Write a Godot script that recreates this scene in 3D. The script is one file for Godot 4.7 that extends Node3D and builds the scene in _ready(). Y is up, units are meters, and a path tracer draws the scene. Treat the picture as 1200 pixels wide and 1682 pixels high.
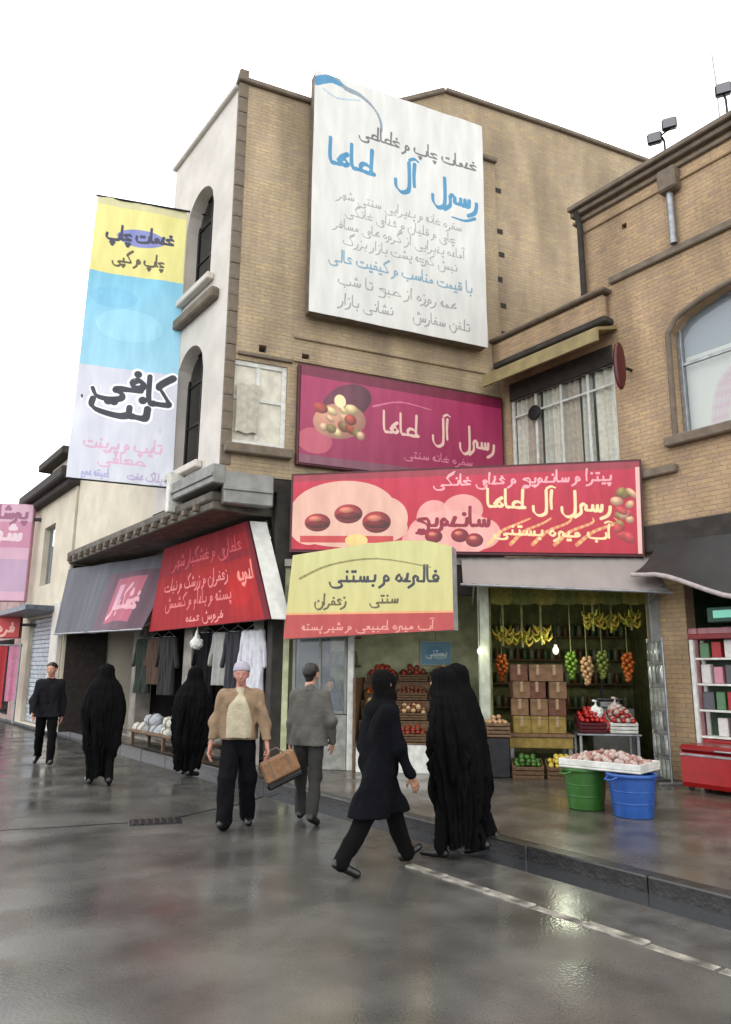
extends Node3D
# A bazaar corner in the rain: tan brick houses, cloth signs in Persian lettering, shop fronts, walkers on a wet street.

const AXIS_A := Vector3(0.9178, 0, -0.3971)    # along the brick front of the corner house
const AXIS_L := Vector3(0.5934, 0, 0.8049)     # along the side street and the right-hand house, towards the viewer
const CORNER := Vector3(-2.42, 0, -12.0)
const INNER := Vector3(2.711, 0, -14.22)       # the inner corner where the two houses meet

var rng := RandomNumberGenerator.new()
var mats := {}
var taken := {}
var tex_cache := {}

func frame(o: Vector3, x: Vector3) -> Transform3D:
	x = x.normalized()
	return Transform3D(Basis(x, Vector3.UP, x.cross(Vector3.UP)), o)

# ---------------------------------------------------------------- mesh building
class MB:
	var v := PackedVector3Array()
	var n := PackedVector3Array()
	var uv := PackedVector2Array()
	var ix := PackedInt32Array()

	func vert(p: Vector3, nn: Vector3, u := Vector2.ZERO) -> int:
		v.append(p); n.append(nn); uv.append(u)
		return v.size() - 1

	func face(a: int, b: int, c: int) -> void:
		var g := (v[b] - v[a]).cross(v[c] - v[a])
		if g.dot(n[a] + n[b] + n[c]) > 0.0:
			ix.append_array([a, c, b])
		else:
			ix.append_array([a, b, c])

	func tri(a: Vector3, b: Vector3, c: Vector3) -> void:
		var nn := (b - a).cross(c - a).normalized()
		face(vert(a, nn), vert(b, nn), vert(c, nn))

	# a b c d counter-clockwise from the front; uv (0,1) (1,1) (1,0) (0,0)
	func quad(a: Vector3, b: Vector3, c: Vector3, d: Vector3) -> void:
		var nn := (b - a).cross(c - a).normalized()
		if nn == Vector3.ZERO: nn = (c - a).cross(d - a).normalized()
		var i := vert(a, nn, Vector2(0, 1))
		vert(b, nn, Vector2(1, 1)); vert(c, nn, Vector2(1, 0)); vert(d, nn, Vector2(0, 0))
		face(i, i + 1, i + 2); face(i, i + 2, i + 3)

	# box by its two corners, chamfered
	func box(lo: Vector3, hi: Vector3, bev := 0.0, t := Transform3D.IDENTITY) -> void:
		var c := (lo + hi) * 0.5
		var h := (hi - lo) * 0.5
		bev = minf(bev, minf(h.x, minf(h.y, h.z)) * 0.8)
		for ax in 3:
			var e1 := (ax + 1) % 3
			var e2 := (ax + 2) % 3
			for s in [-1.0, 1.0]:
				var q: Array[Vector3] = []
				for w in [[-1, -1], [1, -1], [1, 1], [-1, 1]]:
					var p := Vector3.ZERO
					p[ax] = s * h[ax]; p[e1] = w[0] * (h[e1] - bev); p[e2] = w[1] * (h[e2] - bev)
					q.append(t * (c + p))
				var nn := Vector3.ZERO
				nn[ax] = s
				nn = (t.basis * nn).normalized()
				var i := vert(q[0], nn, Vector2(0, 1))
				vert(q[1], nn, Vector2(1, 1)); vert(q[2], nn, Vector2(1, 0)); vert(q[3], nn, Vector2(0, 0))
				face(i, i + 1, i + 2); face(i, i + 2, i + 3)
				if bev > 0.0 and ax < 3:
					# the edge between axis ax and e1
					for s2 in [-1.0, 1.0]:
						var r: Array[Vector3] = []
						for w in [[0, -1], [1, -1], [1, 1], [0, 1]]:
							var p := Vector3.ZERO
							p[ax] = s * (h[ax] - (bev if w[0] else 0.0)); p[e1] = s2 * (h[e1] - (0.0 if w[0] else bev)); p[e2] = w[1] * (h[e2] - bev)
							r.append(t * (c + p))
						var m := Vector3.ZERO
						m[ax] = s; m[e1] = s2
						m = (t.basis * m).normalized()
						var k := vert(r[0], m); vert(r[1], m); vert(r[2], m); vert(r[3], m)
						face(k, k + 1, k + 2); face(k, k + 2, k + 3)
		if bev > 0.0:
			for sx in [-1.0, 1.0]:
				for sy in [-1.0, 1.0]:
					for sz in [-1.0, 1.0]:
						var m := (t.basis * Vector3(sx, sy, sz)).normalized()
						var a := vert(t * (c + Vector3(sx * h.x, sy * (h.y - bev), sz * (h.z - bev))), m)
						vert(t * (c + Vector3(sx * (h.x - bev), sy * h.y, sz * (h.z - bev))), m)
						vert(t * (c + Vector3(sx * (h.x - bev), sy * (h.y - bev), sz * h.z)), m)
						face(a, a + 1, a + 2)

	# rows of points as one smooth sheet
	func sheet(rows: Array, closed := false, uvs := true) -> void:
		var nr := rows.size()
		var nc: int = rows[0].size()
		var base := v.size()
		for r in nr:
			for c in nc:
				var pr: Vector3 = rows[mini(r + 1, nr - 1)][c] - rows[maxi(r - 1, 0)][c]
				var pc: Vector3 = (rows[r][(c + 1) % nc] - rows[r][(c + nc - 1) % nc]) if closed else (rows[r][mini(c + 1, nc - 1)] - rows[r][maxi(c - 1, 0)])
				var nn := pc.cross(pr).normalized()
				vert(rows[r][c], nn, Vector2(float(c) / maxf(1, nc - 1), 1.0 - float(r) / maxf(1, nr - 1)))
		for r in nr - 1:
			for c in (nc if closed else nc - 1):
				var a := base + r * nc + c
				var b := base + r * nc + (c + 1) % nc
				face(a, b, b + nc); face(a, b + nc, a + nc)

	func tube(path: Array, rad: Array, seg := 8, caps := true) -> void:
		var rows := []
		var up := Vector3(0.31, 0.9, 0.17)
		for i in path.size():
			var d: Vector3 = (path[mini(i + 1, path.size() - 1)] - path[maxi(i - 1, 0)])
			d = d.normalized()
			var x := d.cross(up).normalized()
			if x.length() < 0.5: x = d.cross(Vector3.RIGHT).normalized()
			var y := x.cross(d)
			var row := []
			var r: float = rad[mini(i, rad.size() - 1)]
			for k in seg:
				var a := TAU * k / seg
				row.append(path[i] + (x * cos(a) + y * sin(a)) * r)
			rows.append(row)
			up = y
		rows.reverse()
		sheet(rows, true)
		if caps:
			for e in [0, path.size() - 1]:
				var row: Array = rows[path.size() - 1 - e]
				var d: Vector3 = path[0] - path[1] if e == 0 else path[-1] - path[-2]
				d = d.normalized()
				var c := vert(path[e], d)
				for k in seg: vert(row[k], d)
				for k in seg: face(c, c + 1 + k, c + 1 + (k + 1) % seg)

	# profile of (radius, height) turned about y; sharp profile points can be doubled
	func lathe(prof: Array, seg := 16, t := Transform3D.IDENTITY, sx := 1.0, sz := 1.0) -> void:
		var rows := []
		for p in prof:
			var row := []
			for k in seg:
				var a := -TAU * k / seg
				row.append(t * Vector3(cos(a) * p.x * sx, p.y, sin(a) * p.x * sz))
			rows.append(row)
		sheet(rows, true)

	func ball(c: Vector3, r: Vector3, seg := 10, b := Basis.IDENTITY) -> void:
		var prof := []
		for i in seg / 2 + 1:
			var a := -PI / 2 + PI * i / (seg / 2)
			prof.append(Vector2(maxf(cos(a), 0.001), sin(a)))
		lathe(prof, seg, Transform3D(b * Basis.from_scale(r), c))

	# outline in x,y pushed from z0 to z1
	func prism(pts: PackedVector2Array, z0: float, z1: float, t := Transform3D.IDENTITY) -> void:
		if Geometry2D.is_polygon_clockwise(pts): pts.reverse()
		var ts := Geometry2D.triangulate_polygon(pts)
		for s in [0, 1]:
			var z: float = z1 if s else z0
			var nn := (t.basis * Vector3(0, 0, 1 if s else -1)).normalized()
			var b := v.size()
			for p in pts: vert(t * Vector3(p.x, p.y, z), nn, p)
			for i in range(0, ts.size(), 3): face(b + ts[i], b + ts[i + 1], b + ts[i + 2])
		for i in pts.size():
			var p := pts[i]
			var q := pts[(i + 1) % pts.size()]
			quad(t * Vector3(p.x, p.y, z1), t * Vector3(p.x, p.y, z0), t * Vector3(q.x, q.y, z0), t * Vector3(q.x, q.y, z1))

	# a wall face at z with openings [x0, x1, y0, y1, arch height], reveals going back by depth
	func wall(x0: float, x1: float, y0: float, y1: float, holes := [], depth := 0.2, z := 0.0) -> void:
		var xs := [x0, x1]
		var ys := [y0, y1]
		for h in holes:
			xs.append_array([h[0], h[1]]); ys.append_array([h[2], h[3]])
		xs.sort(); ys.sort()
		for i in xs.size() - 1:
			for j in ys.size() - 1:
				if xs[i + 1] - xs[i] < 1e-4 or ys[j + 1] - ys[j] < 1e-4: continue
				var mx: float = (xs[i] + xs[i + 1]) / 2
				var my: float = (ys[j] + ys[j + 1]) / 2
				var inside := false
				for h in holes:
					if mx > h[0] and mx < h[1] and my > h[2] and my < h[3]: inside = true
				if not inside:
					quad(Vector3(xs[i], ys[j], z), Vector3(xs[i + 1], ys[j], z), Vector3(xs[i + 1], ys[j + 1], z), Vector3(xs[i], ys[j + 1], z))
		for h in holes:
			var zb := z - depth
			var ar: float = h[4] if h.size() > 4 else 0.0
			var yt: float = h[3] - ar
			quad(Vector3(h[0], h[2], z), Vector3(h[0], h[2], zb), Vector3(h[0], yt, zb), Vector3(h[0], yt, z))
			quad(Vector3(h[1], h[2], zb), Vector3(h[1], h[2], z), Vector3(h[1], yt, z), Vector3(h[1], yt, zb))
			quad(Vector3(h[0], h[2], zb), Vector3(h[0], h[2], z), Vector3(h[1], h[2], z), Vector3(h[1], h[2], zb))
			if ar <= 0.0:
				quad(Vector3(h[0], h[3], z), Vector3(h[0], h[3], zb), Vector3(h[1], h[3], zb), Vector3(h[1], h[3], z))
			else:
				var m := 14
				for k in m:
					var xa: float = lerpf(h[0], h[1], float(k) / m)
					var xb: float = lerpf(h[0], h[1], float(k + 1) / m)
					var ya: float = yt + ar * sqrt(maxf(0, 1 - pow(2.0 * k / m - 1, 2)))
					var yb: float = yt + ar * sqrt(maxf(0, 1 - pow(2.0 * (k + 1) / m - 1, 2)))
					quad(Vector3(xa, ya, z), Vector3(xb, yb, z), Vector3(xb, h[3], z), Vector3(xa, h[3], z))
					quad(Vector3(xa, ya, z), Vector3(xa, ya, zb), Vector3(xb, yb, zb), Vector3(xb, yb, z))

	func build(m: Material = null) -> ArrayMesh:
		var a := []
		a.resize(Mesh.ARRAY_MAX)
		a[Mesh.ARRAY_VERTEX] = v; a[Mesh.ARRAY_NORMAL] = n; a[Mesh.ARRAY_TEX_UV] = uv; a[Mesh.ARRAY_INDEX] = ix
		var me := ArrayMesh.new()
		me.add_surface_from_arrays(Mesh.PRIMITIVE_TRIANGLES, a)
		if m: me.surface_set_material(0, m)
		return me

# ---------------------------------------------------------------- rounded bodies: a field of tapered capsules meshed by surface nets
class Field:
	var a := PackedVector3Array()
	var b := PackedVector3Array()
	var ra := PackedFloat32Array()
	var rb := PackedFloat32Array()
	var il := PackedFloat32Array()
	var cuts := []          # planes: what lies in front of them is cut away
	var k := 0.03
	var crease: FastNoiseLite
	var crease_depth := 0.0
	var crease_scale := Vector3.ONE

	func cap(p: Vector3, q: Vector3, r: float, s := -1.0) -> void:
		a.append(p); b.append(q); ra.append(r); rb.append(r if s < 0 else s)
		il.append(1.0 / maxf(1e-8, (q - p).length_squared()))

	func d(p: Vector3) -> float:
		var best := 9.0
		for i in a.size():
			var o := a[i]
			var ba := b[i] - o
			var t := clampf((p - o).dot(ba) * il[i], 0.0, 1.0)
			var e := (p - o - ba * t).length() - ra[i] - (rb[i] - ra[i]) * t
			var h := k - absf(best - e)
			best = minf(best, e)
			if h > 0.0: best -= h * h * 0.25 / k
		if crease_depth > 0.0 and absf(best) < 0.1:
			best += crease_depth * crease.get_noise_3dv(p * crease_scale)
		for c in cuts:
			best = maxf(best, c.distance_to(p))
		return best

	func mesh(mb: MB, cell: float) -> void:
		var lo := Vector3(9, 9, 9)
		var hi := -lo
		for i in a.size():
			var r := Vector3.ONE * (maxf(ra[i], rb[i]) + cell * 2 + crease_depth)
			lo = lo.min(a[i] - r).min(b[i] - r)
			hi = hi.max(a[i] + r).max(b[i] + r)
		var nx := int((hi.x - lo.x) / cell) + 2
		var ny := int((hi.y - lo.y) / cell) + 2
		var nz := int((hi.z - lo.z) / cell) + 2
		var val := PackedFloat32Array()
		val.resize(nx * ny * nz)
		val.fill(1.0)
		var s := 5
		var reach := 0.87 * s * cell + k * 0.5 + cell + crease_depth
		for bz in range(0, nz, s):
			for by in range(0, ny, s):
				for bx in range(0, nx, s):
					var dc := d(lo + Vector3(bx + s * 0.5, by + s * 0.5, bz + s * 0.5) * cell)
					if dc > reach: continue
					var deep := dc < -reach
					for z in range(bz, mini(bz + s, nz)):
						for y in range(by, mini(by + s, ny)):
							for x in range(bx, mini(bx + s, nx)):
								val[x + nx * (y + ny * z)] = -1.0 if deep else d(lo + Vector3(x, y, z) * cell)
		var id := PackedInt32Array()
		id.resize(val.size())
		id.fill(-1)
		var sy := nx
		var sz := nx * ny
		var off := [0, 1, sy, sy + 1, sz, sz + 1, sz + sy, sz + sy + 1]
		var edges := [[0, 1], [2, 3], [4, 5], [6, 7], [0, 2], [1, 3], [4, 6], [5, 7], [0, 4], [1, 5], [2, 6], [3, 7]]
		for z in nz - 1:
			for y in ny - 1:
				var row := nx * (y + ny * z)
				for x in nx - 1:
					var i := row + x
					var m := 0
					for c in 8:
						if val[i + off[c]] < 0.0: m |= 1 << c
					if m == 0 or m == 255: continue
					var sum := Vector3.ZERO
					var cnt := 0
					for e in edges:
						var p: int = e[0]
						var q: int = e[1]
						if ((m >> p) & 1) == ((m >> q) & 1): continue
						var vp := val[i + off[p]]
						var t := vp / (vp - val[i + off[q]])
						var pp := Vector3(p & 1, (p >> 1) & 1, p >> 2)
						sum += pp.lerp(Vector3(q & 1, (q >> 1) & 1, q >> 2), t)
						cnt += 1
					var g := Vector3(val[i + 1] - val[i] + val[i + sy + sz + 1] - val[i + sy + sz], val[i + sy] - val[i] + val[i + 1 + sy + sz] - val[i + 1 + sz], val[i + sz] - val[i] + val[i + 1 + sy + sz] - val[i + 1 + sy])
					id[i] = mb.vert(lo + (Vector3(x, y, z) + sum / cnt) * cell, g.normalized())
		for z in range(1, nz - 1):
			for y in range(1, ny - 1):
				for x in range(1, nx - 1):
					var i := x + nx * (y + ny * z)
					var n0 := val[i] < 0.0
					for ax in 3:
						var j: int = i + [1, sy, sz][ax]
						if n0 == (val[j] < 0.0): continue
						var u: int = [sy, sz, 1][ax]
						var w: int = [sz, 1, sy][ax]
						var q0 := id[i]
						var q1 := id[i - u]
						var q2 := id[i - u - w]
						var q3 := id[i - w]
						if q0 < 0 or q1 < 0 or q2 < 0 or q3 < 0: continue
						mb.face(q0, q1, q2); mb.face(q0, q2, q3)

# ---------------------------------------------------------------- flat print: a small raster with pen strokes and Persian letter shapes
const LETTERS := {
	"B0": "1.2|.02,.34 .0,.08 .15,-.06 .55,-.08 .95,-.04 1.1,.1 1.08,.34", "B1": ".4|.02,.36 .05,.08 .14,0 .4,0", "B2": ".44|0,0 .16,0 .2,.32;.2,.05 .27,0 .44,0",
	"B3": "1.2|0,0 .1,.02 .1,.28;.1,.02 .3,-.07 .6,-.08 .95,-.03 1.1,.1 1.08,.32",
	"N0": ".78|.0,.25 -.02,-.05 .1,-.3 .35,-.42 .62,-.3 .72,0 .68,.25", "N3": ".9|0,0 .12,.02 .14,.28;.14,.0 .16,-.22 .32,-.42 .56,-.42 .76,-.2 .78,.15",
	"Y0": ".95|.3,.22 .16,.32 .02,.24 .1,.1 .28,.0 .2,-.2 .06,-.3;.06,-.1 .1,-.35 .4,-.45 .75,-.35 .87,-.05", "Y3": ".98|0,0 .14,.0 .26,-.06 .1,-.18 .12,-.36 .42,-.44 .75,-.36 .88,-.08",
	"A0": ".26|.08,1.0 .12,.5 .1,0", "A3": ".32|0,0 .14,.02 .2,.3 .2,1.0",
	"D0": ".5|.16,.46 .2,.2 .3,.04 .02,-.01 .44,.0", "D3": ".56|0,0 .2,.02;.22,.42 .3,.2 .36,.02 .2,-.02 .5,0",
	"R0": ".44|.05,.22 .08,-.02 .2,-.25 .52,-.42", "R3": ".48|0,0 .12,.03 .18,-.1 .3,-.3 .6,-.42",
	"S0": "1.42|.02,.28 .06,.02 .2,.0 .25,.26 .28,.02 .44,0 .49,.26 .52,-.02 .56,-.26 .74,-.42 1.0,-.42 1.22,-.2 1.24,.18", "S1": ".74|.02,.28 .06,.02 .2,.0 .25,.26 .28,.02 .44,0 .49,.26 .53,.02 .74,0",
	"S2": ".8|0,0 .08,.02 .1,.27 .14,.02 .28,.0 .32,.26 .35,.02 .5,0 .55,.26 .59,.02 .8,0", "S3": "1.48|0,0 .08,.02 .1,.27 .14,.02 .28,.0 .32,.26 .35,.02 .5,0 .55,.26 .58,-.02 .62,-.26 .8,-.42 1.06,-.42 1.28,-.2 1.3,.18",
	"P0": "1.5|0,0 .25,.28 .46,.3 .56,.14 .4,-.01 0,0;.5,0 .62,.2 .64,-.1 .72,-.34 .95,-.44 1.2,-.3 1.28,.1", "P1": ".85|0,0 .25,.28 .46,.3 .56,.14 .4,-.01 .0,.0;.45,0 .6,.18 .64,.0 .85,0",
	"T0": ".8|.0,.0 .25,.28 .5,.3 .6,.12 .4,-.02 .0,.0 .8,0;.1,1.0 .14,.05", "T1": ".8|.0,.0 .25,.28 .5,.3 .6,.12 .4,-.02 .0,.0 .8,0;.1,1.0 .14,.05",
	"E0": ".8|.36,.38 .2,.46 .06,.34 .2,.2 .34,.2;.2,.2 .04,.0 .06,-.3 .3,-.45 .62,-.38", "E1": ".54|.0,.34 .14,.46 .34,.4 .3,.25 .14,.18 .1,.04 .25,0 .54,0", "E2": ".46|0,0 .12,.05 .32,.3 .08,.3 .28,.03 .46,0", "E3": ".8|0,0 .12,.05 .32,.3 .08,.3 .26,.05;.26,.05 .06,-.1 .06,-.3 .3,-.45 .62,-.38",
	"F0": "1.3|.28,.08 .1,.1 .06,.3 .2,.38 .32,.26 .26,-.02 .5,-.08 .95,-.05 1.14,.08 1.14,.32", "F1": ".5|.26,.08 .08,.12 .06,.3 .2,.38 .33,.28 .28,.08 .1,.0 .5,0", "F2": ".48|0,0 .1,.02 .1,.24 .24,.32 .35,.18 .24,.02 .48,0", "F3": "1.3|0,0 .1,.02 .1,.24 .24,.32 .35,.18 .26,-.02 .5,-.08 .95,-.05 1.14,.08 1.14,.32",
	"K0": "1.25|.0,1.05 .45,.72 .3,.5 .15,.12 .3,-.06 .8,-.06 1.1,.04 1.12,.3", "K1": ".66|.0,1.05 .48,.68 .36,.46 .12,.1 .2,0 .66,0", "K2": ".7|0,0 .2,.02;.05,1.05 .5,.7 .4,.46 .2,.08 .3,0 .7,0", "K3": "1.25|0,0 .2,.0;.05,1.05 .48,.72 .34,.5 .2,.12 .34,-.06 .8,-.06 1.1,.04 1.12,.3",
	"L0": ".86|.1,1 .1,-.1 .26,-.35 .52,-.4 .74,-.2 .77,.1", "L1": ".38|.06,1.0 .08,.1 .18,0 .38,0", "L2": ".42|0,0 .16,0;.15,1.0 .17,.08 .26,0 .42,0", "L3": ".9|0,0 .12,0;.14,1 .14,-.1 .3,-.35 .56,-.4 .78,-.2 .8,.1",
	"M0": ".46|.3,.06 .12,.06 .1,.24 .26,.26 .34,.08 .3,-.1 .34,-.5", "M1": ".52|.24,.02 .08,.1 .14,.27 .3,.2 .26,.02 .52,0", "M2": ".52|0,0 .14,.02 .2,.22 .34,.14 .22,-.04 .52,0", "M3": ".46|0,0 .12,.02 .2,.22 .33,.1 .2,-.02 .36,-.04 .4,-.5",
	"V0": ".52|.28,.03 .08,.06 .06,.24 .2,.34 .32,.2 .32,-.05 .36,-.2 .62,-.4", "V3": ".54|0,0 .1,.04 .08,.24 .22,.32 .34,.2 .33,-.05 .38,-.2 .64,-.4",
	"H0": ".46|.2,.4 .04,.18 .16,.0 .36,.1 .3,.3 .18,.4", "H1": ".6|.08,.5 .34,.28 .22,.02 .04,.1 .2,.28 .42,.18 .34,.02 .6,0", "H2": ".56|0,0 .2,.04 .38,.26 .16,.36 .2,.02 .3,-.24 .4,.0 .56,0", "H3": ".4|0,0 .14,.02 .14,.46 .32,.2 .22,.02 .08,.1",
	"J0": ".8|.0,.3 .18,.38 .54,.3 .2,.12 .04,-.16 .2,-.42 .62,-.42", "J1": ".62|.0,.28 .16,.37 .54,.3 .3,.12 .06,.0 .62,0", "J2": ".62|0,0 .08,.3 .2,.37 .54,.3 .3,.12 .1,.0 .62,0", "J3": ".8|0,0 .06,.28 .18,.38 .54,.3 .2,.12 .04,-.16 .2,-.42 .62,-.42",
}
const SHAPE_OF := {"ا": "A", "آ": "A", "ب": "B", "پ": "B", "ت": "B", "ن": "N", "ی": "Y", "س": "S", "ش": "S", "ص": "P", "ط": "T", "ع": "E", "غ": "E", "ف": "F", "ق": "F", "ک": "K", "گ": "K", "ل": "L", "م": "M", "و": "V", "ه": "H", "ج": "J", "چ": "J", "ح": "J", "خ": "J", "د": "D", "ذ": "D", "ر": "R", "ز": "R", "ژ": "R"}
const DOTS_OF := {"ب": -1, "پ": -3, "ت": 2, "ن": 1, "ش": 3, "غ": 1, "ف": 1, "ق": 2, "ج": -1, "چ": -3, "خ": 1, "ذ": 1, "ز": 1, "ژ": 3}

class Canvas:
	var im: Image
	var w: int
	var h: int

	func _init(ww: int, hh: int, c: Color) -> void:
		w = ww; h = hh
		im = Image.create(w, h, false, Image.FORMAT_RGB8)
		im.fill(c)

	func dab(a: Vector2, b: Vector2, ra: float, rb: float, c: Color, op := 1.0) -> void:
		var r := maxf(ra, rb) + 1.0
		var ba := b - a
		var il := 1.0 / maxf(1e-6, ba.length_squared())
		for y in range(maxi(0, int(minf(a.y, b.y) - r)), mini(h, int(maxf(a.y, b.y) + r) + 2)):
			for x in range(maxi(0, int(minf(a.x, b.x) - r)), mini(w, int(maxf(a.x, b.x) + r) + 2)):
				var p := Vector2(x, y)
				var t := clampf((p - a).dot(ba) * il, 0, 1)
				var k := clampf(ra + (rb - ra) * t - (p - a - ba * t).length() + 0.5, 0, 1) * op
				if k > 0.0: im.set_pixel(x, y, im.get_pixel(x, y).lerp(c, k))

	func ring(c: Vector2, r: Vector2, col: Color, op := 1.0, rot := 0.0, volume := 0.0) -> void:   # a filled ellipse; volume shades it like a printed photo of something round
		var m := maxf(r.x, r.y)
		for y in range(maxi(0, int(c.y - m)), mini(h, int(c.y + m) + 1)):
			for x in range(maxi(0, int(c.x - m)), mini(w, int(c.x + m) + 1)):
				var q := (Vector2(x, y) - c).rotated(-rot) / r
				var k := clampf((1.0 - q.length()) * minf(r.x, r.y) + 0.5, 0, 1) * op
				if k > 0.0:
					var tone := 1.0 + volume * (0.25 - (q - Vector2(-0.3, -0.4)).length() * 0.55 + 0.12 * sin(x * 0.9 + sin(y * 0.7) * 2.0))
					im.set_pixel(x, y, im.get_pixel(x, y).lerp(Color(col.r * tone, col.g * tone, col.b * tone), k))

	func rect(x0: float, y0: float, x1: float, y1: float, c: Color) -> void:
		im.fill_rect(Rect2i(int(x0), int(y0), int(x1 - x0), int(y1 - y0)), c)

	func curve(pts: Array, r0: float, r1: float, c: Color, op := 1.0) -> void:
		var n := pts.size()
		for i in n - 1:
			var p0: Vector2 = pts[maxi(0, i - 1)]
			var p3: Vector2 = pts[mini(n - 1, i + 2)]
			var last: Vector2 = pts[i]
			for k in range(1, 5):
				var q: Vector2 = pts[i].cubic_interpolate(pts[i + 1], p0, p3, k / 4.0)
				var dir := (q - last).normalized()
				var nib := 0.42 + 0.62 * absf(dir.rotated(0.75).x)
				var ta := (i + (k - 1) / 4.0) / (n - 1)
				dab(last, q, lerpf(r0, r1, ta) * nib, lerpf(r0, r1, ta) * nib, c, op)
				last = q

	func shaped(s: String) -> Array:      # [letter, shape key] from right to left
		var out := []
		for i in s.length():
			var ch := s[i]
			if not SHAPE_OF.has(ch):
				out.append([ch, ""])
				continue
			var t: String = SHAPE_OF[ch]
			var prev: bool = i > 0 and SHAPE_OF.has(s[i - 1]) and not SHAPE_OF[s[i - 1]] in "ADRV"
			var nxt: bool = i + 1 < s.length() and SHAPE_OF.has(s[i + 1]) and not t in "ADRV"
			var f := (2 if prev else 1) if nxt else (3 if prev else 0)
			if t in "NY" and nxt: t = "B"
			var key := t + str(f)
			if not LETTERS.has(key): key = t + ("1" if f == 2 else "0" if LETTERS.has(t + "0") else "1")
			out.append([ch, key])
		return out

	func length(s: String) -> float:
		var x := 0.0
		for g in shaped(s): x += 0.34 if g[1] == "" else float(LETTERS[g[1]].get_slice("|", 0))
		return x

	# right edge at x, baseline at y; rise tilts each word's baseline
	func text(s: String, x: float, y: float, size: float, c: Color, r := 0.07, sx := 1.0, tilt := 0.0, op := 1.0) -> void:
		var px := 0.0
		var rr := r * size
		for g in shaped(s):
			if g[1] == "":
				px += 0.34
				continue
			var parts: PackedStringArray = LETTERS[g[1]].split("|")
			var adv := float(parts[0])
			for st in parts[1].split(";"):
				var pts := []
				for q in st.split(" "):
					var gx := (px + float(q.get_slice(",", 0))) * sx
					pts.append(Vector2(x - gx * size, y - float(q.get_slice(",", 1)) * size + gx * size * tilt))
				curve(pts, rr, rr * 0.85, c, op)
			var mid := (px + (adv * 0.5 if adv > 0.7 else adv * 0.42)) * sx
			var n: int = DOTS_OF.get(g[0], 0)
			if g[0] == "ی" and g[1][0] == "B": n = -2
			if g[0] == "ن" and g[1][0] == "N": mid = (px + 0.4) * sx
			for k in absi(n):
				var dx := (k - (mini(absi(n), 2) - 1) * 0.5) * 0.17 if k < 2 else 0.0
				var dy := (0.62 if g[1][0] in "FSE" or adv < 0.7 else 0.36) if n > 0 else -0.28
				if k == 2: dy += 0.15 if n > 0 else -0.15
				var p := Vector2(x - (mid + dx) * size, y - dy * size + mid * size * tilt)
				dab(p, p + Vector2(0.5, 0.5), rr * 1.05, rr * 1.05, c, op)
			if g[0] == "آ":
				curve([Vector2(x - (px - 0.1) * sx * size, y - 1.16 * size + px * size * tilt), Vector2(x - (px + 0.1) * sx * size, y - 1.24 * size + px * size * tilt), Vector2(x - (px + 0.32) * sx * size, y - 1.14 * size + px * size * tilt)], rr * 0.7, rr * 0.7, c, op)
			if g[0] == "گ":
				curve([Vector2(x - (px - 0.05) * sx * size, y - 1.24 * size), Vector2(x - (px + 0.42) * sx * size, y - 0.92 * size)], rr * 0.8, rr * 0.8, c, op)
			px += adv

	func centred(s: String, cx: float, y: float, size: float, c: Color, r := 0.07, sx := 1.0, tilt := 0.0, op := 1.0) -> void:
		var l := length(s) * size * sx
		text(s, cx + l / 2, y - l * tilt / 2, size, c, r, sx, tilt, op)

	func grime(seed_: int, amount: float) -> void:       # rain streaks and dust, a property of the old vinyl itself
		var nz := FastNoiseLite.new()
		nz.seed = seed_
		nz.frequency = 0.012
		nz.fractal_octaves = 4
		for y in h:
			for x in w:
				var k := nz.get_noise_2d(x * 1.6, y * 0.35) * amount
				var c := im.get_pixel(x, y)
				im.set_pixel(x, y, Color(c.r + k, c.g + k, c.b + k * 0.9))

	func tex() -> ImageTexture:
		im.generate_mipmaps()
		return ImageTexture.create_from_image(im)

# ---------------------------------------------------------------- materials
func noise_tex(key: String, freq: float, lo: float, hi: float, oct := 4, normal := false, bump := 4.0, size := 512, stretch := 1.0) -> Texture2D:
	if tex_cache.has(key): return tex_cache[key]
	var nz := FastNoiseLite.new()
	nz.seed = hash(key) % 1000
	nz.frequency = freq
	nz.fractal_octaves = oct
	var t := NoiseTexture2D.new()
	t.width = size; t.height = int(size * stretch)
	t.seamless = true
	t.noise = nz
	if normal:
		t.as_normal_map = true
		t.bump_strength = bump
	else:
		var g := Gradient.new()
		g.set_color(0, Color(lo, lo, lo)); g.set_color(1, Color(hi, hi, hi))
		g.set_offset(0, 0.15); g.set_offset(1, 0.85)
		t.color_ramp = g
	tex_cache[key] = t
	return t

# plain surface with uneven tone: mottle = how strong, span = metres across one noise tile
func mat(key: String, c: Color, rough := 0.8, mottle := 0.25, span := 3.0, metal := 0.0, grain := 0.0) -> StandardMaterial3D:
	if mats.has(key): return mats[key]
	var m := StandardMaterial3D.new()
	m.resource_name = key
	m.albedo_color = c
	m.roughness = rough
	m.metallic = metal
	mottle *= 0.65
	if mottle > 0.0:
		m.detail_enabled = true
		m.detail_blend_mode = BaseMaterial3D.BLEND_MODE_MUL
		m.detail_uv_layer = BaseMaterial3D.DETAIL_UV_2
		m.detail_albedo = noise_tex("mottle%d" % int(mottle * 40), 0.008, 1.0 - mottle, 1.0, 6)
		m.uv2_triplanar = true
		m.uv2_scale = Vector3.ONE / span
	if grain > 0.0:
		m.uv1_triplanar = true
		m.uv1_scale = Vector3.ONE / 0.6
		m.normal_enabled = true
		m.normal_texture = noise_tex("grain", 0.05, 0, 1, 4, true, 6.0, 256)
		m.normal_scale = grain
	mats[key] = m
	return m

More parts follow.
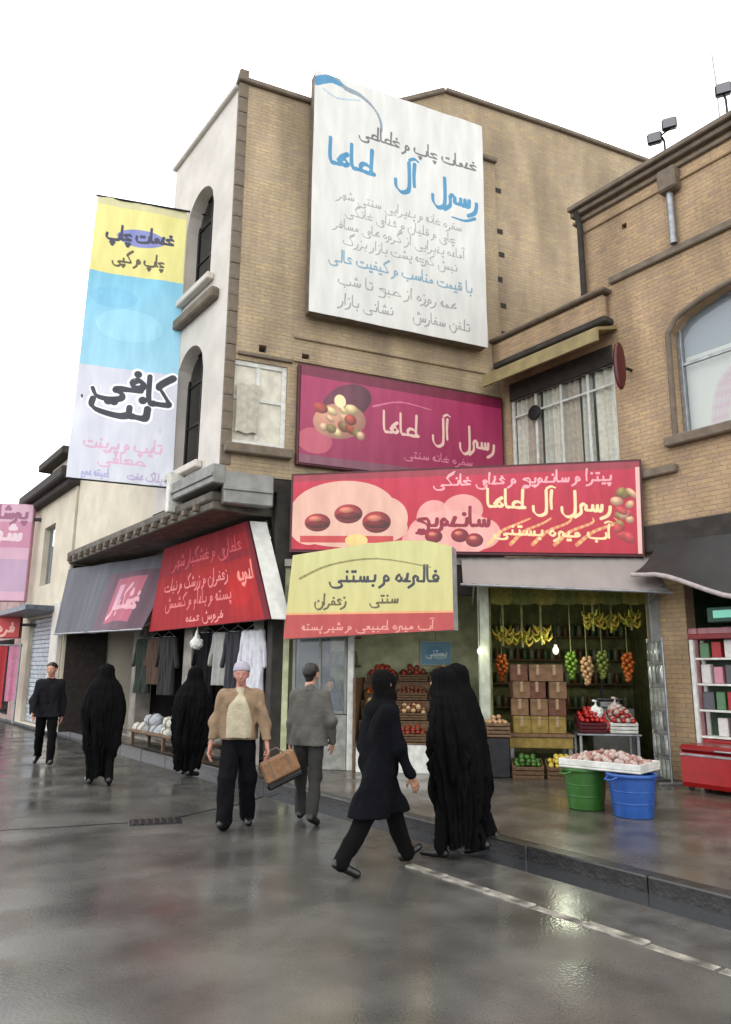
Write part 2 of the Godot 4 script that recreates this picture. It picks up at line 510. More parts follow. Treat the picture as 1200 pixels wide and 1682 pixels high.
func brick_mat(key: String, c: Color, var_: float, joint: Color, seed_: int) -> StandardMaterial3D:
	var n := 512
	var im := Image.create(n, n, false, Image.FORMAT_RGB8)
	var hm := Image.create(n, n, false, Image.FORMAT_RGB8)
	var nz := FastNoiseLite.new()
	nz.seed = seed_; nz.frequency = 0.035; nz.fractal_octaves = 4
	var r := RandomNumberGenerator.new()
	r.seed = seed_
	var tone := PackedFloat32Array()
	for i in 9 * 26: tone.append(r.randf_range(-1, 1) * (2.0 if r.randf() < 0.08 else 1.0))
	var bw := n / 8.0
	var bh := n / 24.0
	for y in n:
		var row := int(y / bh)
		var fy: float = fmod(y, bh)
		for x in n:
			var xx := fmod(x + (bw * 0.5 if row % 2 else 0.0), float(n))
			var col := int(xx / bw)
			var fx: float = fmod(xx, bw)
			var e := minf(minf(fx, bw - fx), minf(fy, bh - fy) * 1.0)
			var wob := nz.get_noise_2d(x, y)
			var k := smoothstep(0.3, 2.4, e + wob * 1.2)
			var b := c
			var t := 1.0 + (tone[row * 9 + col] * 0.5 + wob * 0.6) * var_
			b = Color(b.r * t, b.g * t, b.b * (t - 0.03 * tone[row * 9 + col]))
			im.set_pixel(x, y, joint.lerp(b, k))
			var hh := k * (0.75 + 0.15 * tone[row * 9 + col] * 0.5) + wob * 0.12
			hm.set_pixel(x, y, Color(hh, hh, hh))
	var m := StandardMaterial3D.new()
	m.resource_name = key
	m.albedo_texture = ImageTexture.create_from_image(im)
	m.roughness = 0.9
	m.uv1_triplanar = true
	m.uv1_triplanar_sharpness = 8.0
	m.uv1_scale = Vector3.ONE / 1.7
	m.heightmap_enabled = true
	m.heightmap_texture = ImageTexture.create_from_image(hm)
	m.heightmap_scale = 0.8
	m.detail_enabled = true
	m.detail_blend_mode = BaseMaterial3D.BLEND_MODE_MUL
	m.detail_uv_layer = BaseMaterial3D.DETAIL_UV_2
	m.detail_albedo = noise_tex("soot", 0.005, 0.8, 1.0, 6)
	m.uv2_triplanar = true
	m.uv2_scale = Vector3(0.33, 0.1, 0.33)
	mats[key] = m
	return m

func cloth_mat(key: String, c: Color, rough := 0.9) -> StandardMaterial3D:
	if mats.has(key): return mats[key]
	var m := mat(key, c, rough, 0.15, 0.5, 0.0, 0.35)
	if c.get_luminance() < 0.15: m.metallic_specular = 0.2
	m.rim_enabled = c.get_luminance() > 0.15
	m.rim = 0.1
	m.rim_tint = 0.6
	return m

func print_mat(key: String, t: Texture2D, rough := 0.55) -> StandardMaterial3D:
	var m := StandardMaterial3D.new()
	m.resource_name = key
	m.albedo_texture = t
	m.roughness = rough
	mats[key] = m
	return m

func glow_mat(key: String, c: Color, e: float) -> StandardMaterial3D:
	var m := StandardMaterial3D.new()
	m.resource_name = key
	m.albedo_color = c
	m.emission_enabled = true
	m.emission = c
	m.emission_energy_multiplier = e
	mats[key] = m
	return m

func glass_mat(key: String, a: float, c := Color(0.75, 0.8, 0.82)) -> StandardMaterial3D:
	var m := StandardMaterial3D.new()
	m.resource_name = key
	m.transparency = BaseMaterial3D.TRANSPARENCY_ALPHA
	m.albedo_color = Color(c.r, c.g, c.b, a)
	m.roughness = 0.05
	mats[key] = m
	return m

# ---------------------------------------------------------------- naming
func numbered(called: String) -> String:
	if not taken.has(called):
		taken[called] = 0
		return called
	taken[called] += 1
	return "%s_%03d" % [called, taken[called]]

func thing(called: String, label: String, category: String, t := Transform3D.IDENTITY, group := "") -> Node3D:
	var o := Node3D.new()
	o.name = numbered(called)
	add_child(o)
	o.transform = t
	return tag(o, label, category, group)

func tag(o: Node3D, label: String, category: String, group := "") -> Node3D:
	o.set_meta("label", label)
	o.set_meta("category", category)
	if group: o.set_meta("group", group)
	return o

func part(called: String, mb: MB, m: Material, parent: Node3D, t := Transform3D.IDENTITY) -> MeshInstance3D:
	var o := MeshInstance3D.new()
	o.name = called
	o.mesh = mb.build(m)
	parent.add_child(o, true)
	if parent != self:
		var i := 0
		var base := called
		for s in parent.get_children():
			if s != o and (s.name == base or String(s.name).begins_with(base + "_") and String(s.name).trim_prefix(base + "_").is_valid_int()): i += 1
		if i: o.name = "%s_%03d" % [base, i]
	o.transform = t
	return o

func again(o: MeshInstance3D, t: Transform3D, m: Material = null) -> MeshInstance3D:   # another piece like it on the same thing
	var c := MeshInstance3D.new()
	c.mesh = o.mesh
	if m: c.material_override = m
	var base := String(o.name)
	var p := o.get_parent()
	var i := 0
	for s in p.get_children():
		if s.name == base or String(s.name).begins_with(base + "_") and String(s.name).trim_prefix(base + "_").is_valid_int(): i += 1
	c.name = "%s_%03d" % [base, i]
	p.add_child(c, true)
	c.transform = t
	return c

func solo(called: String, mb: MB, m: Material, label: String, category: String, t := Transform3D.IDENTITY, group := "") -> MeshInstance3D:
	var o := part(numbered(called), mb, m, self, t)
	tag(o, label, category, group)
	return o

func struct(called: String, mb: MB, m: Material, t := Transform3D.IDENTITY) -> MeshInstance3D:
	var o := part(numbered(called), mb, m, self, t)
	o.set_meta("kind", "structure")
	return o

func boxed(lo: Vector3, hi: Vector3, bev := 0.0) -> MB:
	var mb := MB.new()
	mb.box(lo, hi, bev)
	return mb

func piped(path: Array, r: float, seg := 8) -> MB:
	var mb := MB.new()
	mb.tube(path, [r], seg)
	return mb

# a hung sheet of vinyl, x 0..w, y 0..h, sagging a little; the print is on the front
func hung_sheet(w: float, h: float, billow: float, seed_: int, corners := []) -> MB:
	var nz := FastNoiseLite.new()
	nz.seed = seed_; nz.frequency = 0.55
	var mb := MB.new()
	var c := corners if corners else [Vector2(0, 0), Vector2(w, 0), Vector2(w, h), Vector2(0, h)]
	for s in [1.0, -1.0]:
		var rows := []
		for j in 25:
			var row := []
			for i in 25:
				var u := i / 24.0
				var v := j / 24.0
				var p: Vector2 = c[0].lerp(c[1], u).lerp(c[3].lerp(c[2], u), v)
				var z := nz.get_noise_2d(p.x * 1.4, p.y * 0.9) * billow + (0.004 if s > 0 else 0.0)
				row.append(Vector3(p.x, p.y, z))
			if s < 0: row.reverse()
			rows.append(row)
		mb.sheet(rows)
	return mb

# ---------------------------------------------------------------- people
var crease_noise := FastNoiseLite.new()
var skin: StandardMaterial3D

func hand_into(mb: MB, wrist: Vector3, along: Vector3, palm: Vector3, side: float, curl: float, sc := 1.0) -> void:
	# palm and five fingers in the hand's own small field; along = from wrist to fingertips, palm = the way the palm faces
	var f := Field.new()
	f.k = 0.008
	along = along.normalized()
	palm = (palm - along * palm.dot(along)).normalized()
	var across := along.cross(palm) * side      # towards the thumb
	for i in 4:
		var x := (0.028 - i * 0.019) * sc
		var knuckle := wrist + along * (0.092 - absf(i - 1) * 0.006) * sc + across * x
		f.cap(wrist + across * x * 0.62 + along * 0.005, knuckle, 0.0125 * sc, 0.0105 * sc)
		var l: float = [0.07, 0.08, 0.074, 0.056][i] * sc
		var p := knuckle
		var ang := curl * (0.5 + 0.12 * i)
		for j in 3:
			var dir := along * cos(ang) + palm * sin(ang)
			var q: Vector3 = p + dir * l * [0.46, 0.31, 0.23][j]
			f.cap(p, q, (0.0093 - j * 0.0009) * sc, (0.0086 - j * 0.0009) * sc)
			p = q
			ang += curl * [0.75, 0.5, 0.3][j]
	var t0 := wrist + along * 0.025 * sc + across * 0.024 * sc
	var t1 := t0 + (along * 0.55 + across * 0.75 + palm * 0.35).normalized() * 0.042 * sc
	var t2 := t1 + (along * 0.85 + across * 0.25 + palm * 0.45).normalized() * 0.032 * sc
	f.cap(t0, t1, 0.0125 * sc, 0.0105 * sc)
	f.cap(t1, t2, 0.0105 * sc, 0.0085 * sc)
	f.cap(wrist - along * 0.04, wrist + along * 0.03 * sc, 0.024 * sc, 0.022 * sc)
	f.mesh(mb, 0.005)

func walker(called: String, label: String, at: Vector3, yaw: float, P: Dictionary) -> Node3D:
	var root := thing(called, label, "person", Transform3D(Basis(Vector3.UP, deg_to_rad(yaw)), at), P.get("group", ""))
	var h: float = P.get("h", 1.68)
	var s := h / 1.68
	var lean := deg_to_rad(P.get("lean", 3.0))
	var hip := Vector3(0, 0.53 * h, 0)
	var J := {}
	var low := 9.0
	for i in 2:
		var sx := 1.0 if i == 0 else -1.0
		var th := deg_to_rad(P.get("thigh", [18, -16])[i])
		var kn := deg_to_rad(P.get("knee", [8, 12])[i])
		var sp: float = P.get("spread", 0.03)
		J["hip%d" % i] = hip + Vector3(sx * 0.092 * s, -0.01, 0)
		J["knee%d" % i] = J["hip%d" % i] + Vector3(sx * sp, -cos(th), sin(th)).normalized() * 0.25 * h
		J["ankle%d" % i] = J["knee%d" % i] + Vector3(sx * sp * 0.5, -cos(th - kn), sin(th - kn)).normalized() * 0.235 * h
		var fp: float = (th - kn) * 0.75 if th - kn < 0 else (th - kn) * 0.9
		J["foot%d" % i] = fp
		var heel: Vector3 = J["ankle%d" % i] + (Vector3(0, -cos(fp), sin(fp)) * 0.062 - Vector3(0, sin(fp), cos(fp)) * 0.035) * s
		var toe: Vector3 = heel + Vector3(sx * 0.03, sin(fp) * 0.19, cos(fp) * 0.19) * s
		J["heel%d" % i] = heel
		J["toe%d" % i] = toe
		low = minf(low, minf(heel.y - 0.035 * s, toe.y - 0.03 * s))
	var lift := Vector3(0, -low, 0)
	for k in J.keys():
		if J[k] is Vector3: J[k] += lift
	hip += lift
	var spine := Basis(Vector3.RIGHT, lean)
	var chest: Vector3 = hip + spine * Vector3(0, 0.2 * h, 0.0)
	var neck: Vector3 = hip + spine * Vector3(0, 0.305 * h, -0.01)
	var head: Vector3 = neck + Basis(Vector3.RIGHT, lean * 0.4) * Vector3(0, 0.098 * h, 0.03)
	var sw: float = P.get("shoulder", 0.168) * s
	for i in 2:
		var sx := 1.0 if i == 0 else -1.0
		var ar: Array = P.get("arm", [[-15, 8, 20], [15, 8, 20]])[i]
		var sh: Vector3 = hip + spine * Vector3(sx * sw, 0.259 * h, -0.008)
		var fw := deg_to_rad(ar[0])
		var ou := deg_to_rad(ar[1])
		var el := deg_to_rad(ar[2])
		var inn := deg_to_rad(ar[3] if ar.size() > 3 else 6.0)
		J["sh%d" % i] = sh
		J["el%d" % i] = sh + Vector3(sx * sin(ou), -cos(fw) * cos(ou), sin(fw) * cos(ou)).normalized() * 0.178 * h
		J["dir%d" % i] = Vector3(sx * (sin(ou) * 0.4 - sin(inn)), -cos(fw + el), sin(fw + el)).normalized()
		J["wr%d" % i] = J["el%d" % i] + J["dir%d" % i] * 0.152 * h
	var covered: bool = P.get("chador", false)
	# --- the body, one continuous surface
	var mb := MB.new()
	var f := Field.new()
	f.k = 0.05
	for i in 2:
		var sx := 1.0 if i == 0 else -1.0
		f.cap(J["hip%d" % i], J["knee%d" % i], 0.075 * s, 0.048 * s)
		f.cap(J["knee%d" % i], J["ankle%d" % i], 0.048 * s, 0.034 * s)
		f.cap(J["heel%d" % i], J["toe%d" % i] * 0.75 + J["heel%d" % i] * 0.25, 0.016 * s, 0.014 * s)
		f.cap(J["ankle%d" % i], J["heel%d" % i], 0.022 * s, 0.016 * s)
		f.cap(hip + spine * Vector3(sx * 0.05, 0.02, -0.01) * s, hip + spine * Vector3(sx * 0.07, 0.38, 0) * s, 0.07 * s, 0.08 * s)
		f.cap(hip + spine * Vector3(sx * 0.06, 0.43, -0.01) * s, J["sh%d" % i], 0.046 * s, 0.042 * s)
		f.cap(J["sh%d" % i], J["el%d" % i], 0.046 * s, 0.036 * s)
		f.cap(J["el%d" % i], J["wr%d" % i], 0.036 * s, 0.024 * s)
	f.cap(neck + spine * Vector3(0, -0.06, 0), head + Vector3(0, -0.06, -0.02), 0.055 * s, 0.05 * s)
	f.mesh(mb, 0.022)
	# head with a face, its own finer grid
	var hb := Basis(Vector3.UP, deg_to_rad(P.get("turn", 0.0))) * Basis(Vector3.RIGHT, deg_to_rad(P.get("nod", 4.0)))
	var hs := 0.5 + 0.5 * s
	var at_head := func(v: Vector3) -> Vector3: return head + hb * (v * hs)
	var g := Field.new()
	g.k = 0.022
	for c in [[Vector3(0, .035, -.025), Vector3(0, .03, .022), .083, .078], [Vector3(0, -.02, .035), Vector3(0, -.072, .042), .06, .042], [Vector3(0, .012, .096), Vector3(0, -.024, .112), .009, .014],
			[Vector3(.076, .012, -.005), Vector3(.075, -.022, -.003), .014, .011], [Vector3(-.076, .012, -.005), Vector3(-.075, -.022, -.003), .014, .011], [Vector3(-.03, .034, .086), Vector3(.03, .034, .086), .012, .012],
			[Vector3(-.017, -.056, .086), Vector3(.017, -.056, .086), .009, .009], [Vector3(.035, -.02, .06), Vector3(.03, -.03, .066), .026, .024], [Vector3(-.035, -.02, .06), Vector3(-.03, -.03, .066), .026, .024], [Vector3(0, -.05, -.02), Vector3(0, -.16, -.035), .05, .056]]:
		g.cap(at_head.call(c[0]), at_head.call(c[1]), c[2] * hs, c[3] * hs)
	g.mesh(mb, 0.007)
	for i in 2:
		var sx := 1.0 if i == 0 else -1.0
		hand_into(mb, J["wr%d" % i], J["dir%d" % i], Vector3(-sx, 0, 0.25), sx, P.get("curl", [0.45, 0.45])[i], s)
	part("body", mb, P.get("skin", skin), root)
	for sx in [1.0, -1.0]:
		var e := MB.new()
		e.ball(at_head.call(Vector3(sx * 0.031, 0.012, 0.083)), Vector3.ONE * 0.0125, 8)
		var eye := part("eye", e, mats.eye_white, root)
		e = MB.new()
		e.ball(at_head.call(Vector3(sx * 0.031, 0.012, 0.0915)), Vector3.ONE * 0.006, 8)
		part("iris", e, mats.dark_eye, eye)
	# --- hair or headwear
	var hr := Field.new()
	hr.k = 0.02
	if covered:
		pass
	elif P.has("scarf"):
		hr.k = 0.03
		for c in [[Vector3(0, .045, -.03), Vector3(0, .045, .02), .1, .092], [Vector3(0, -.03, -.02), Vector3(0, -.1, 0.01), .09, .1], [Vector3(0, -.1, .0), Vector3(0, -.2, -.01), .095, .125], [Vector3(-.08, -.22, -.02), Vector3(.08, -.22, -.02), .1, .1]]:
			hr.cap(at_head.call(c[0]), at_head.call(c[1]), c[2] * hs, c[3] * hs)
		hr.crease = crease_noise; hr.crease_depth = 0.012; hr.crease_scale = Vector3(90, 60, 90)
		var whole := MB.new()
		hr.mesh(whole, 0.009)
		var scm := MB.new()
		scm.v = whole.v; scm.n = whole.n; scm.uv = whole.uv
		for i in range(0, whole.ix.size(), 3):
			var q: Vector3 = hb.inverse() * ((whole.v[whole.ix[i]] + whole.v[whole.ix[i + 1]] + whole.v[whole.ix[i + 2]]) / 3.0 - head) / hs
			if not (q.z > 0.03 and pow(q.x / 0.062, 2) + pow((q.y + 0.018) / 0.078, 2) < 1.0): scm.ix.append_array([whole.ix[i], whole.ix[i + 1], whole.ix[i + 2]])
		part("headscarf", scm, P.scarf, root)
	elif P.has("cap"):
		hr.cap(at_head.call(Vector3(0, .05, -.025)), at_head.call(Vector3(0, .045, .02)), .094, .088)
		hr.cap(at_head.call(Vector3(-.02, .088, -.03)), at_head.call(Vector3(.02, .088, .0)), .062, .062)
		var nn: Vector3 = hb * Vector3(0, -1, 0.22).normalized()
		hr.cuts.append(Plane(nn, nn.dot(at_head.call(Vector3(0, 0.032, 0.0)))))
		var cm := MB.new()
		hr.mesh(cm, 0.008)
		part("knitted_cap", cm, P.cap, root)
	if P.has("hair"):
		hr = Field.new()
		hr.k = 0.02
		hr.cap(at_head.call(Vector3(0, .043, -.034)), at_head.call(Vector3(0, .05, .018)), .09, .081)
		hr.cap(at_head.call(Vector3(0, .0, -.05)), at_head.call(Vector3(0, -.05, -.045)), .066, .05)
		var nn: Vector3 = hb * Vector3(0, -0.55, 0.83).normalized()
		hr.cuts.append(Plane(nn, nn.dot(at_head.call(Vector3(0, 0.052, 0.07)))))
		if P.has("cap"): hr.cuts.append(Plane(hb * Vector3.UP, (hb * Vector3.UP).dot(at_head.call(Vector3(0, 0.05, 0)))))
		hr.crease = crease_noise; hr.crease_depth = 0.006; hr.crease_scale = Vector3(220, 60, 220)
		var cm := MB.new()
		hr.mesh(cm, 0.008)
		part("hair", cm, P.hair, root)
	# --- shoes
	for i in 2:
		var sf := Field.new()
		sf.k = 0.02
		var fp: float = J["foot%d" % i]
		sf.cap(J["heel%d" % i] + Vector3(0, 0.004, -0.005), J["toe%d" % i], 0.042 * s, 0.036 * s)
		sf.cap(J["ankle%d" % i].lerp(J["heel%d" % i], 0.5), J["heel%d" % i].lerp(J["toe%d" % i], 0.5), 0.042 * s, 0.036 * s)
		var dn := Vector3(0, -cos(fp), sin(fp))
		sf.cuts.append(Plane(dn, dn.dot(J["heel%d" % i]) + 0.034 * s))
		var sm := MB.new()
		sf.mesh(sm, 0.011)
		part("shoe", sm, P.get("shoe", mats.black_leather), root)
	if covered:
		var lg := Field.new()
		lg.k = 0.02
		for i in 2:
			lg.cap(J["knee%d" % i], J["ankle%d" % i] + (J["ankle%d" % i] - J["knee%d" % i]).normalized() * 0.03, 0.075 * s, 0.062 * s)
			lg.cap(J["knee%d" % i], J["hip%d" % i], 0.075 * s, 0.08 * s)
		var lm := MB.new()
		lg.mesh(lm, 0.018)
		part("trousers", lm, P.cloth, root)
		chador(root, P, h, J, hip, neck, head, hb)
		return root
	# --- trousers
	var tr := Field.new()
	tr.k = 0.03
	tr.crease = crease_noise; tr.crease_depth = 0.017; tr.crease_scale = Vector3(60, 34, 60)
	for i in 2:
		var sx := 1.0 if i == 0 else -1.0
		var w: float = P.get("leg_width", 1.0)
		tr.cap(J["hip%d" % i] + Vector3(-sx * 0.01, 0.0, -0.005), J["knee%d" % i], 0.096 * s, 0.072 * s * w)
		tr.cap(J["knee%d" % i], J["ankle%d" % i] + (J["ankle%d" % i] - J["knee%d" % i]).normalized() * 0.035, 0.072 * s * w, 0.062 * s * w)
		tr.cap(hip + Vector3(sx * 0.055, 0.0, -0.01) * s, hip + spine * Vector3(sx * 0.05, 0.14, 0) * s, 0.105 * s, 0.1 * s)
		var dn: Vector3 = (J["ankle%d" % i] - J["knee%d" % i]).normalized()
	tr.cuts.append(Plane(Vector3.UP, hip.y + 0.15 * s))
	var tm := MB.new()
	tr.mesh(tm, 0.014)
	part("trousers", tm, P.trousers, root)
	# --- jacket or coat
	var hem: float = P.get("hem", 0.46) * h + lift.y
	var jk := Field.new()
	jk.k = 0.045
	jk.crease = crease_noise; jk.crease_depth = P.get("folds", 0.024); jk.crease_scale = Vector3(52, 30, 52)
	var bulk: float = P.get("bulk", 1.0)
	for i in 2:
		var sx := 1.0 if i == 0 else -1.0
		var wst := hip + spine * Vector3(sx * 0.07, 0.0, 0) * s
		jk.cap(wst, hip + spine * Vector3(sx * 0.08, 0.35, 0) * s, 0.118 * s * bulk, 0.116 * s * bulk)
		jk.cap(hip + spine * Vector3(sx * 0.045, 0.452, -0.012) * s, J["sh%d" % i], 0.066 * s, 0.07 * s)
		jk.cap(J["sh%d" % i], J["el%d" % i], 0.07 * s * bulk, 0.058 * s * bulk)
		jk.cap(J["el%d" % i], J["wr%d" % i] - J["dir%d" % i] * 0.012, 0.056 * s * bulk, 0.044 * s * bulk)
		if hem < hip.y - 0.05:
			var fl: float = P.get("flare", 0.04)
			var sw2: Vector3 = J["knee%d" % i] - J["hip%d" % i]
			var t: float = (hip.y - hem + 0.1) / maxf(0.1, -sw2.y)
			jk.cap(wst, J["hip%d" % i] + sw2 * t * Vector3(0.8, 1, 0.8), 0.118 * s * bulk, (0.118 + fl) * s * bulk)
	jk.cap(neck + spine * Vector3(0, -0.07, 0), neck + spine * Vector3(0, 0.015, -0.005), 0.085 * s, 0.068 * s)
	if hem < hip.y - 0.05: jk.cap(hip, Vector3(0, hem - 0.08, (J["knee0"].z + J["knee1"].z) * 0.4), 0.12 * s, 0.13 * s)
	jk.cuts.append(Plane(Vector3.DOWN, -hem))
	if P.has("shirt"):    # worn open: the front edge is cut back and the shirt shows
		pass
	var jm := MB.new()
	jk.mesh(jm, 0.014)
	part(P.get("top_name", "jacket"), jm, P.top, root)
	if P.has("shirt"):
		var st := Field.new()
		st.k = 0.05
		st.crease = crease_noise; st.crease_depth = 0.01; st.crease_scale = Vector3(50, 36, 50)
		for sx in [-1.0, 1.0]: st.cap(hip + spine * Vector3(sx * 0.062, -0.02, 0.078) * s, hip + spine * Vector3(sx * 0.045, 0.36, 0.074) * s, 0.094 * s, 0.08 * s)
		st.cap(hip + spine * Vector3(0, 0.38, 0.05) * s, neck + Vector3(0, -0.01, 0.02), 0.075 * s, 0.055 * s)
		st.cuts.append(Plane(Vector3.DOWN, -(hem + 0.02)))
		var shm := MB.new()
		st.mesh(shm, 0.013)
		part("shirt", shm, P.shirt, root)
	# collar
	var cl := Field.new()
	cl.k = 0.02
	for i in 9:
		var a0 := -2.5 + 5.0 * i / 9.0
		var a1 := -2.5 + 5.0 * (i + 1) / 9.0
		var up0 := spine * Vector3(sin(a0 + PI) * 0.078, -0.004 - 0.05 * absf(i - 4.5) / 4.5, cos(a0 + PI) * 0.074 + 0.012) * s
		var up1 := spine * Vector3(sin(a1 + PI) * 0.078, -0.004 - 0.05 * absf(i - 3.5) / 4.5, cos(a1 + PI) * 0.074 + 0.012) * s
		cl.cap(neck + up0, neck + up1, 0.021 * s)
	var cmb := MB.new()
	cl.mesh(cmb, 0.01)
	part("collar", cmb, P.top, root)
	return root

# a full-length cloth wrapped over the head; the face stays open
func chador(root: Node3D, P: Dictionary, h: float, J: Dictionary, hip: Vector3, neck: Vector3, head: Vector3, hb: Basis) -> void:
	var hem: float = P.get("hem_y", 0.1)
	var nw: float = P.get("narrow", 1.0)
	var seed_: int = P.get("seed", 1)
	var mid: Vector3 = (J["ankle0"] + J["ankle1"]) * 0.5
	# height fraction, half width, half depth
	var keys := [[0.0, 0.2 * nw, 0.22 * nw], [0.12, 0.215 * nw, 0.235 * nw], [0.28, 0.245, 0.25], [0.45, 0.275, 0.255], [0.58, 0.285, 0.24], [0.7, 0.27, 0.21], [0.78, 0.24, 0.17], [0.83, 0.19, 0.145], [0.865, 0.135, 0.135], [0.9, 0.118, 0.135], [0.94, 0.112, 0.13], [0.97, 0.098, 0.112], [0.99, 0.066, 0.076], [1.0, 0.004, 0.004]]
	var top := head.y + 0.132
	var nr := 56
	var nc := 96
	var nz := FastNoiseLite.new()
	nz.seed = seed_; nz.frequency = 1.0
	nz.fractal_octaves = 2
	var slim: float = P.get("slim", 1.0)
	var rows := []
	for r in nr:
		var t := float(r) / (nr - 1)
		t = t if t < 0.75 else 0.75 + (t - 0.75) * 1.0
		var k := 0
		while k < keys.size() - 2 and keys[k + 1][0] < t: k += 1
		var u: float = clampf((t - keys[k][0]) / (keys[k + 1][0] - keys[k][0]), 0, 1)
		if k < keys.size() - 3: u = u * u * (3 - 2 * u)
		var wx: float = lerpf(keys[k][1], keys[k + 1][1], u)
		var wz: float = lerpf(keys[k][2], keys[k + 1][2], u)
		var y := lerpf(hem, top, t)
		var c: Vector3
		if y < hip.y: c = mid.lerp(hip, clampf((y - mid.y) / (hip.y - mid.y), 0, 1))
		elif y < neck.y: c = hip.lerp(neck, (y - hip.y) / (neck.y - hip.y))
		else: c = neck.lerp(head, clampf((y - neck.y) / (head.y - neck.y), 0, 1))
		if y > neck.y: c.z = lerpf(c.z, head.z - 0.002, clampf((y - neck.y) / 0.1, 0, 1))
		var row := []
		for i in nc:
			var a := -TAU * i / nc + PI * 1.5      # seam at the back
			var dir := Vector3(cos(a), 0, sin(a))
			var fold := 0.0
			var amp := 0.034 * smoothstep(0.9, 0.35, t) + 0.004
			var wa := a + 0.5 * nz.get_noise_2d(cos(a) * 1.1 + seed_, sin(a) * 1.1 + t * 0.9)
			var ridge := 1.0 - 2.0 * absf(nz.get_noise_3d(cos(wa) * 2.6, sin(wa) * 2.6, t * 0.35 + seed_))
			fold += amp * 2.3 * (ridge - 0.5)
			var ridge2 := 1.0 - 2.0 * absf(nz.get_noise_3d(cos(wa) * 5.5 + 30.0, sin(wa) * 5.5, t * 0.5 - seed_))
			fold += amp * 0.9 * (ridge2 - 0.5)
			fold += 0.02 * nz.get_noise_3d(cos(a) * 1.6, t * 4.0, sin(a) * 1.6 + seed_) * smoothstep(0.95, 0.6, t)
			# diagonal pull from the hands under the chin
			fold += 0.012 * smoothstep(0.3, 0.8, t) * smoothstep(0.92, 0.8, t) * maxf(0, sin(a)) * sin(t * 22.0 + absf(cos(a)) * 8.0)
			var pw := pow(absf(dir.x), 1.0)
			var sl := lerpf(slim, 1.0, smoothstep(0.7, 0.88, t))
			var p := c + Vector3(dir.x * (wx + fold) * sl, 0, dir.z * (wz + fold) * sl)
			p.y = y + (0.02 * sin(a * 5.0 + seed_) if r == 0 else 0.0)
			# the elbows push the cloth out
			if t > 0.4 and t < 0.8 and absf(dir.x) > 0.4:
				p += dir * 0.03 * sin((t - 0.4) / 0.4 * PI) * pw
			row.append(p)
		rows.append(row)
	var mb := MB.new()
	var outer := MB.new()
	outer.sheet(rows, true)
	# leave the face open
	var fwd := hb * Vector3.BACK
	for i in range(0, outer.ix.size(), 3):
		var m: Vector3 = (outer.v[outer.ix[i]] + outer.v[outer.ix[i + 1]] + outer.v[outer.ix[i + 2]]) / 3.0
		var q: Vector3 = hb.inverse() * (m - head)
		var open := q.z > 0.03 and pow(q.x / 0.068, 2) + pow((q.y + 0.012) / 0.088, 2) < 1.0
		if not open: mb.ix.append_array([outer.ix[i], outer.ix[i + 1], outer.ix[i + 2]])
	mb.v = outer.v; mb.n = outer.n; mb.uv = outer.uv
	part("chador", mb, P.cloth, root)
	# scarf round the face under the chador
	var sc := Field.new()
	sc.k = 0.015
	for i in 18:
		var a0 := TAU * i / 18
		var a1 := TAU * (i + 1) / 18
		sc.cap(head + hb * Vector3(sin(a0) * 0.072, cos(a0) * 0.092 - 0.01, 0.068 - 0.05 * absf(sin(a0))), head + hb * Vector3(sin(a1) * 0.072, cos(a1) * 0.092 - 0.01, 0.068 - 0.05 * absf(sin(a1))), 0.017)
	var sm := MB.new()
	sc.mesh(sm, 0.008)
	part("scarf_edge", sm, P.cloth, root)

# ---------------------------------------------------------------- the scene
func _ready() -> void:
	rng.seed = 11
	# camera
	var cam := Camera3D.new()
	cam.name = "camera"
	cam.transform = Transform3D(Basis(Vector3.RIGHT, deg_to_rad(12.0)) * Basis(Vector3.BACK, deg_to_rad(0.5)), Vector3(0, 1.65, 0))
	cam.fov = 69.17
	cam.near = 0.1
	cam.far = 400.0
	add_child(cam)
	cam.current = true
	# overcast sky and a weak, very soft sun behind the cloud
	var we := WorldEnvironment.new()
	we.name = "world_environment"
	var env := Environment.new()
	env.background_mode = Environment.BG_SKY
	var ps := ProceduralSkyMaterial.new()
	ps.sky_top_color = Color(0.985, 0.99, 1.0)
	ps.sky_horizon_color = Color(0.96, 0.97, 0.985)
	ps.sky_curve = 0.2
	ps.ground_horizon_color = Color(0.4, 0.39, 0.38)
	ps.ground_bottom_color = Color(0.25, 0.24, 0.23)
	ps.sky_energy_multiplier = 1.55
	ps.sun_angle_max = 1.0
	env.sky = Sky.new()
	env.sky.sky_material = ps
	env.tonemap_mode = Environment.TONE_MAPPER_LINEAR
	env.tonemap_exposure = 1.0
	env.sdfgi_enabled = true
	env.ssao_enabled = true
	env.ssil_enabled = true
	we.environment = env
	add_child(we)
	var sun := DirectionalLight3D.new()
	sun.name = "sun"
	sun.light_energy = 0.2
	sun.light_color = Color(1.0, 0.97, 0.92)
	sun.light_angular_distance = 25.0
	sun.shadow_enabled = true
	sun.rotation_degrees = Vector3(-58, 18, 0)
	add_child(sun)

	palette()
	street()
	corner_house()
	rear_block()
	right_house()
	side_street()
	corner_shops()
	signs()
	juice_stand()
	greengrocer()
	next_shop()
	left_goods()
	roof_things()
	people()

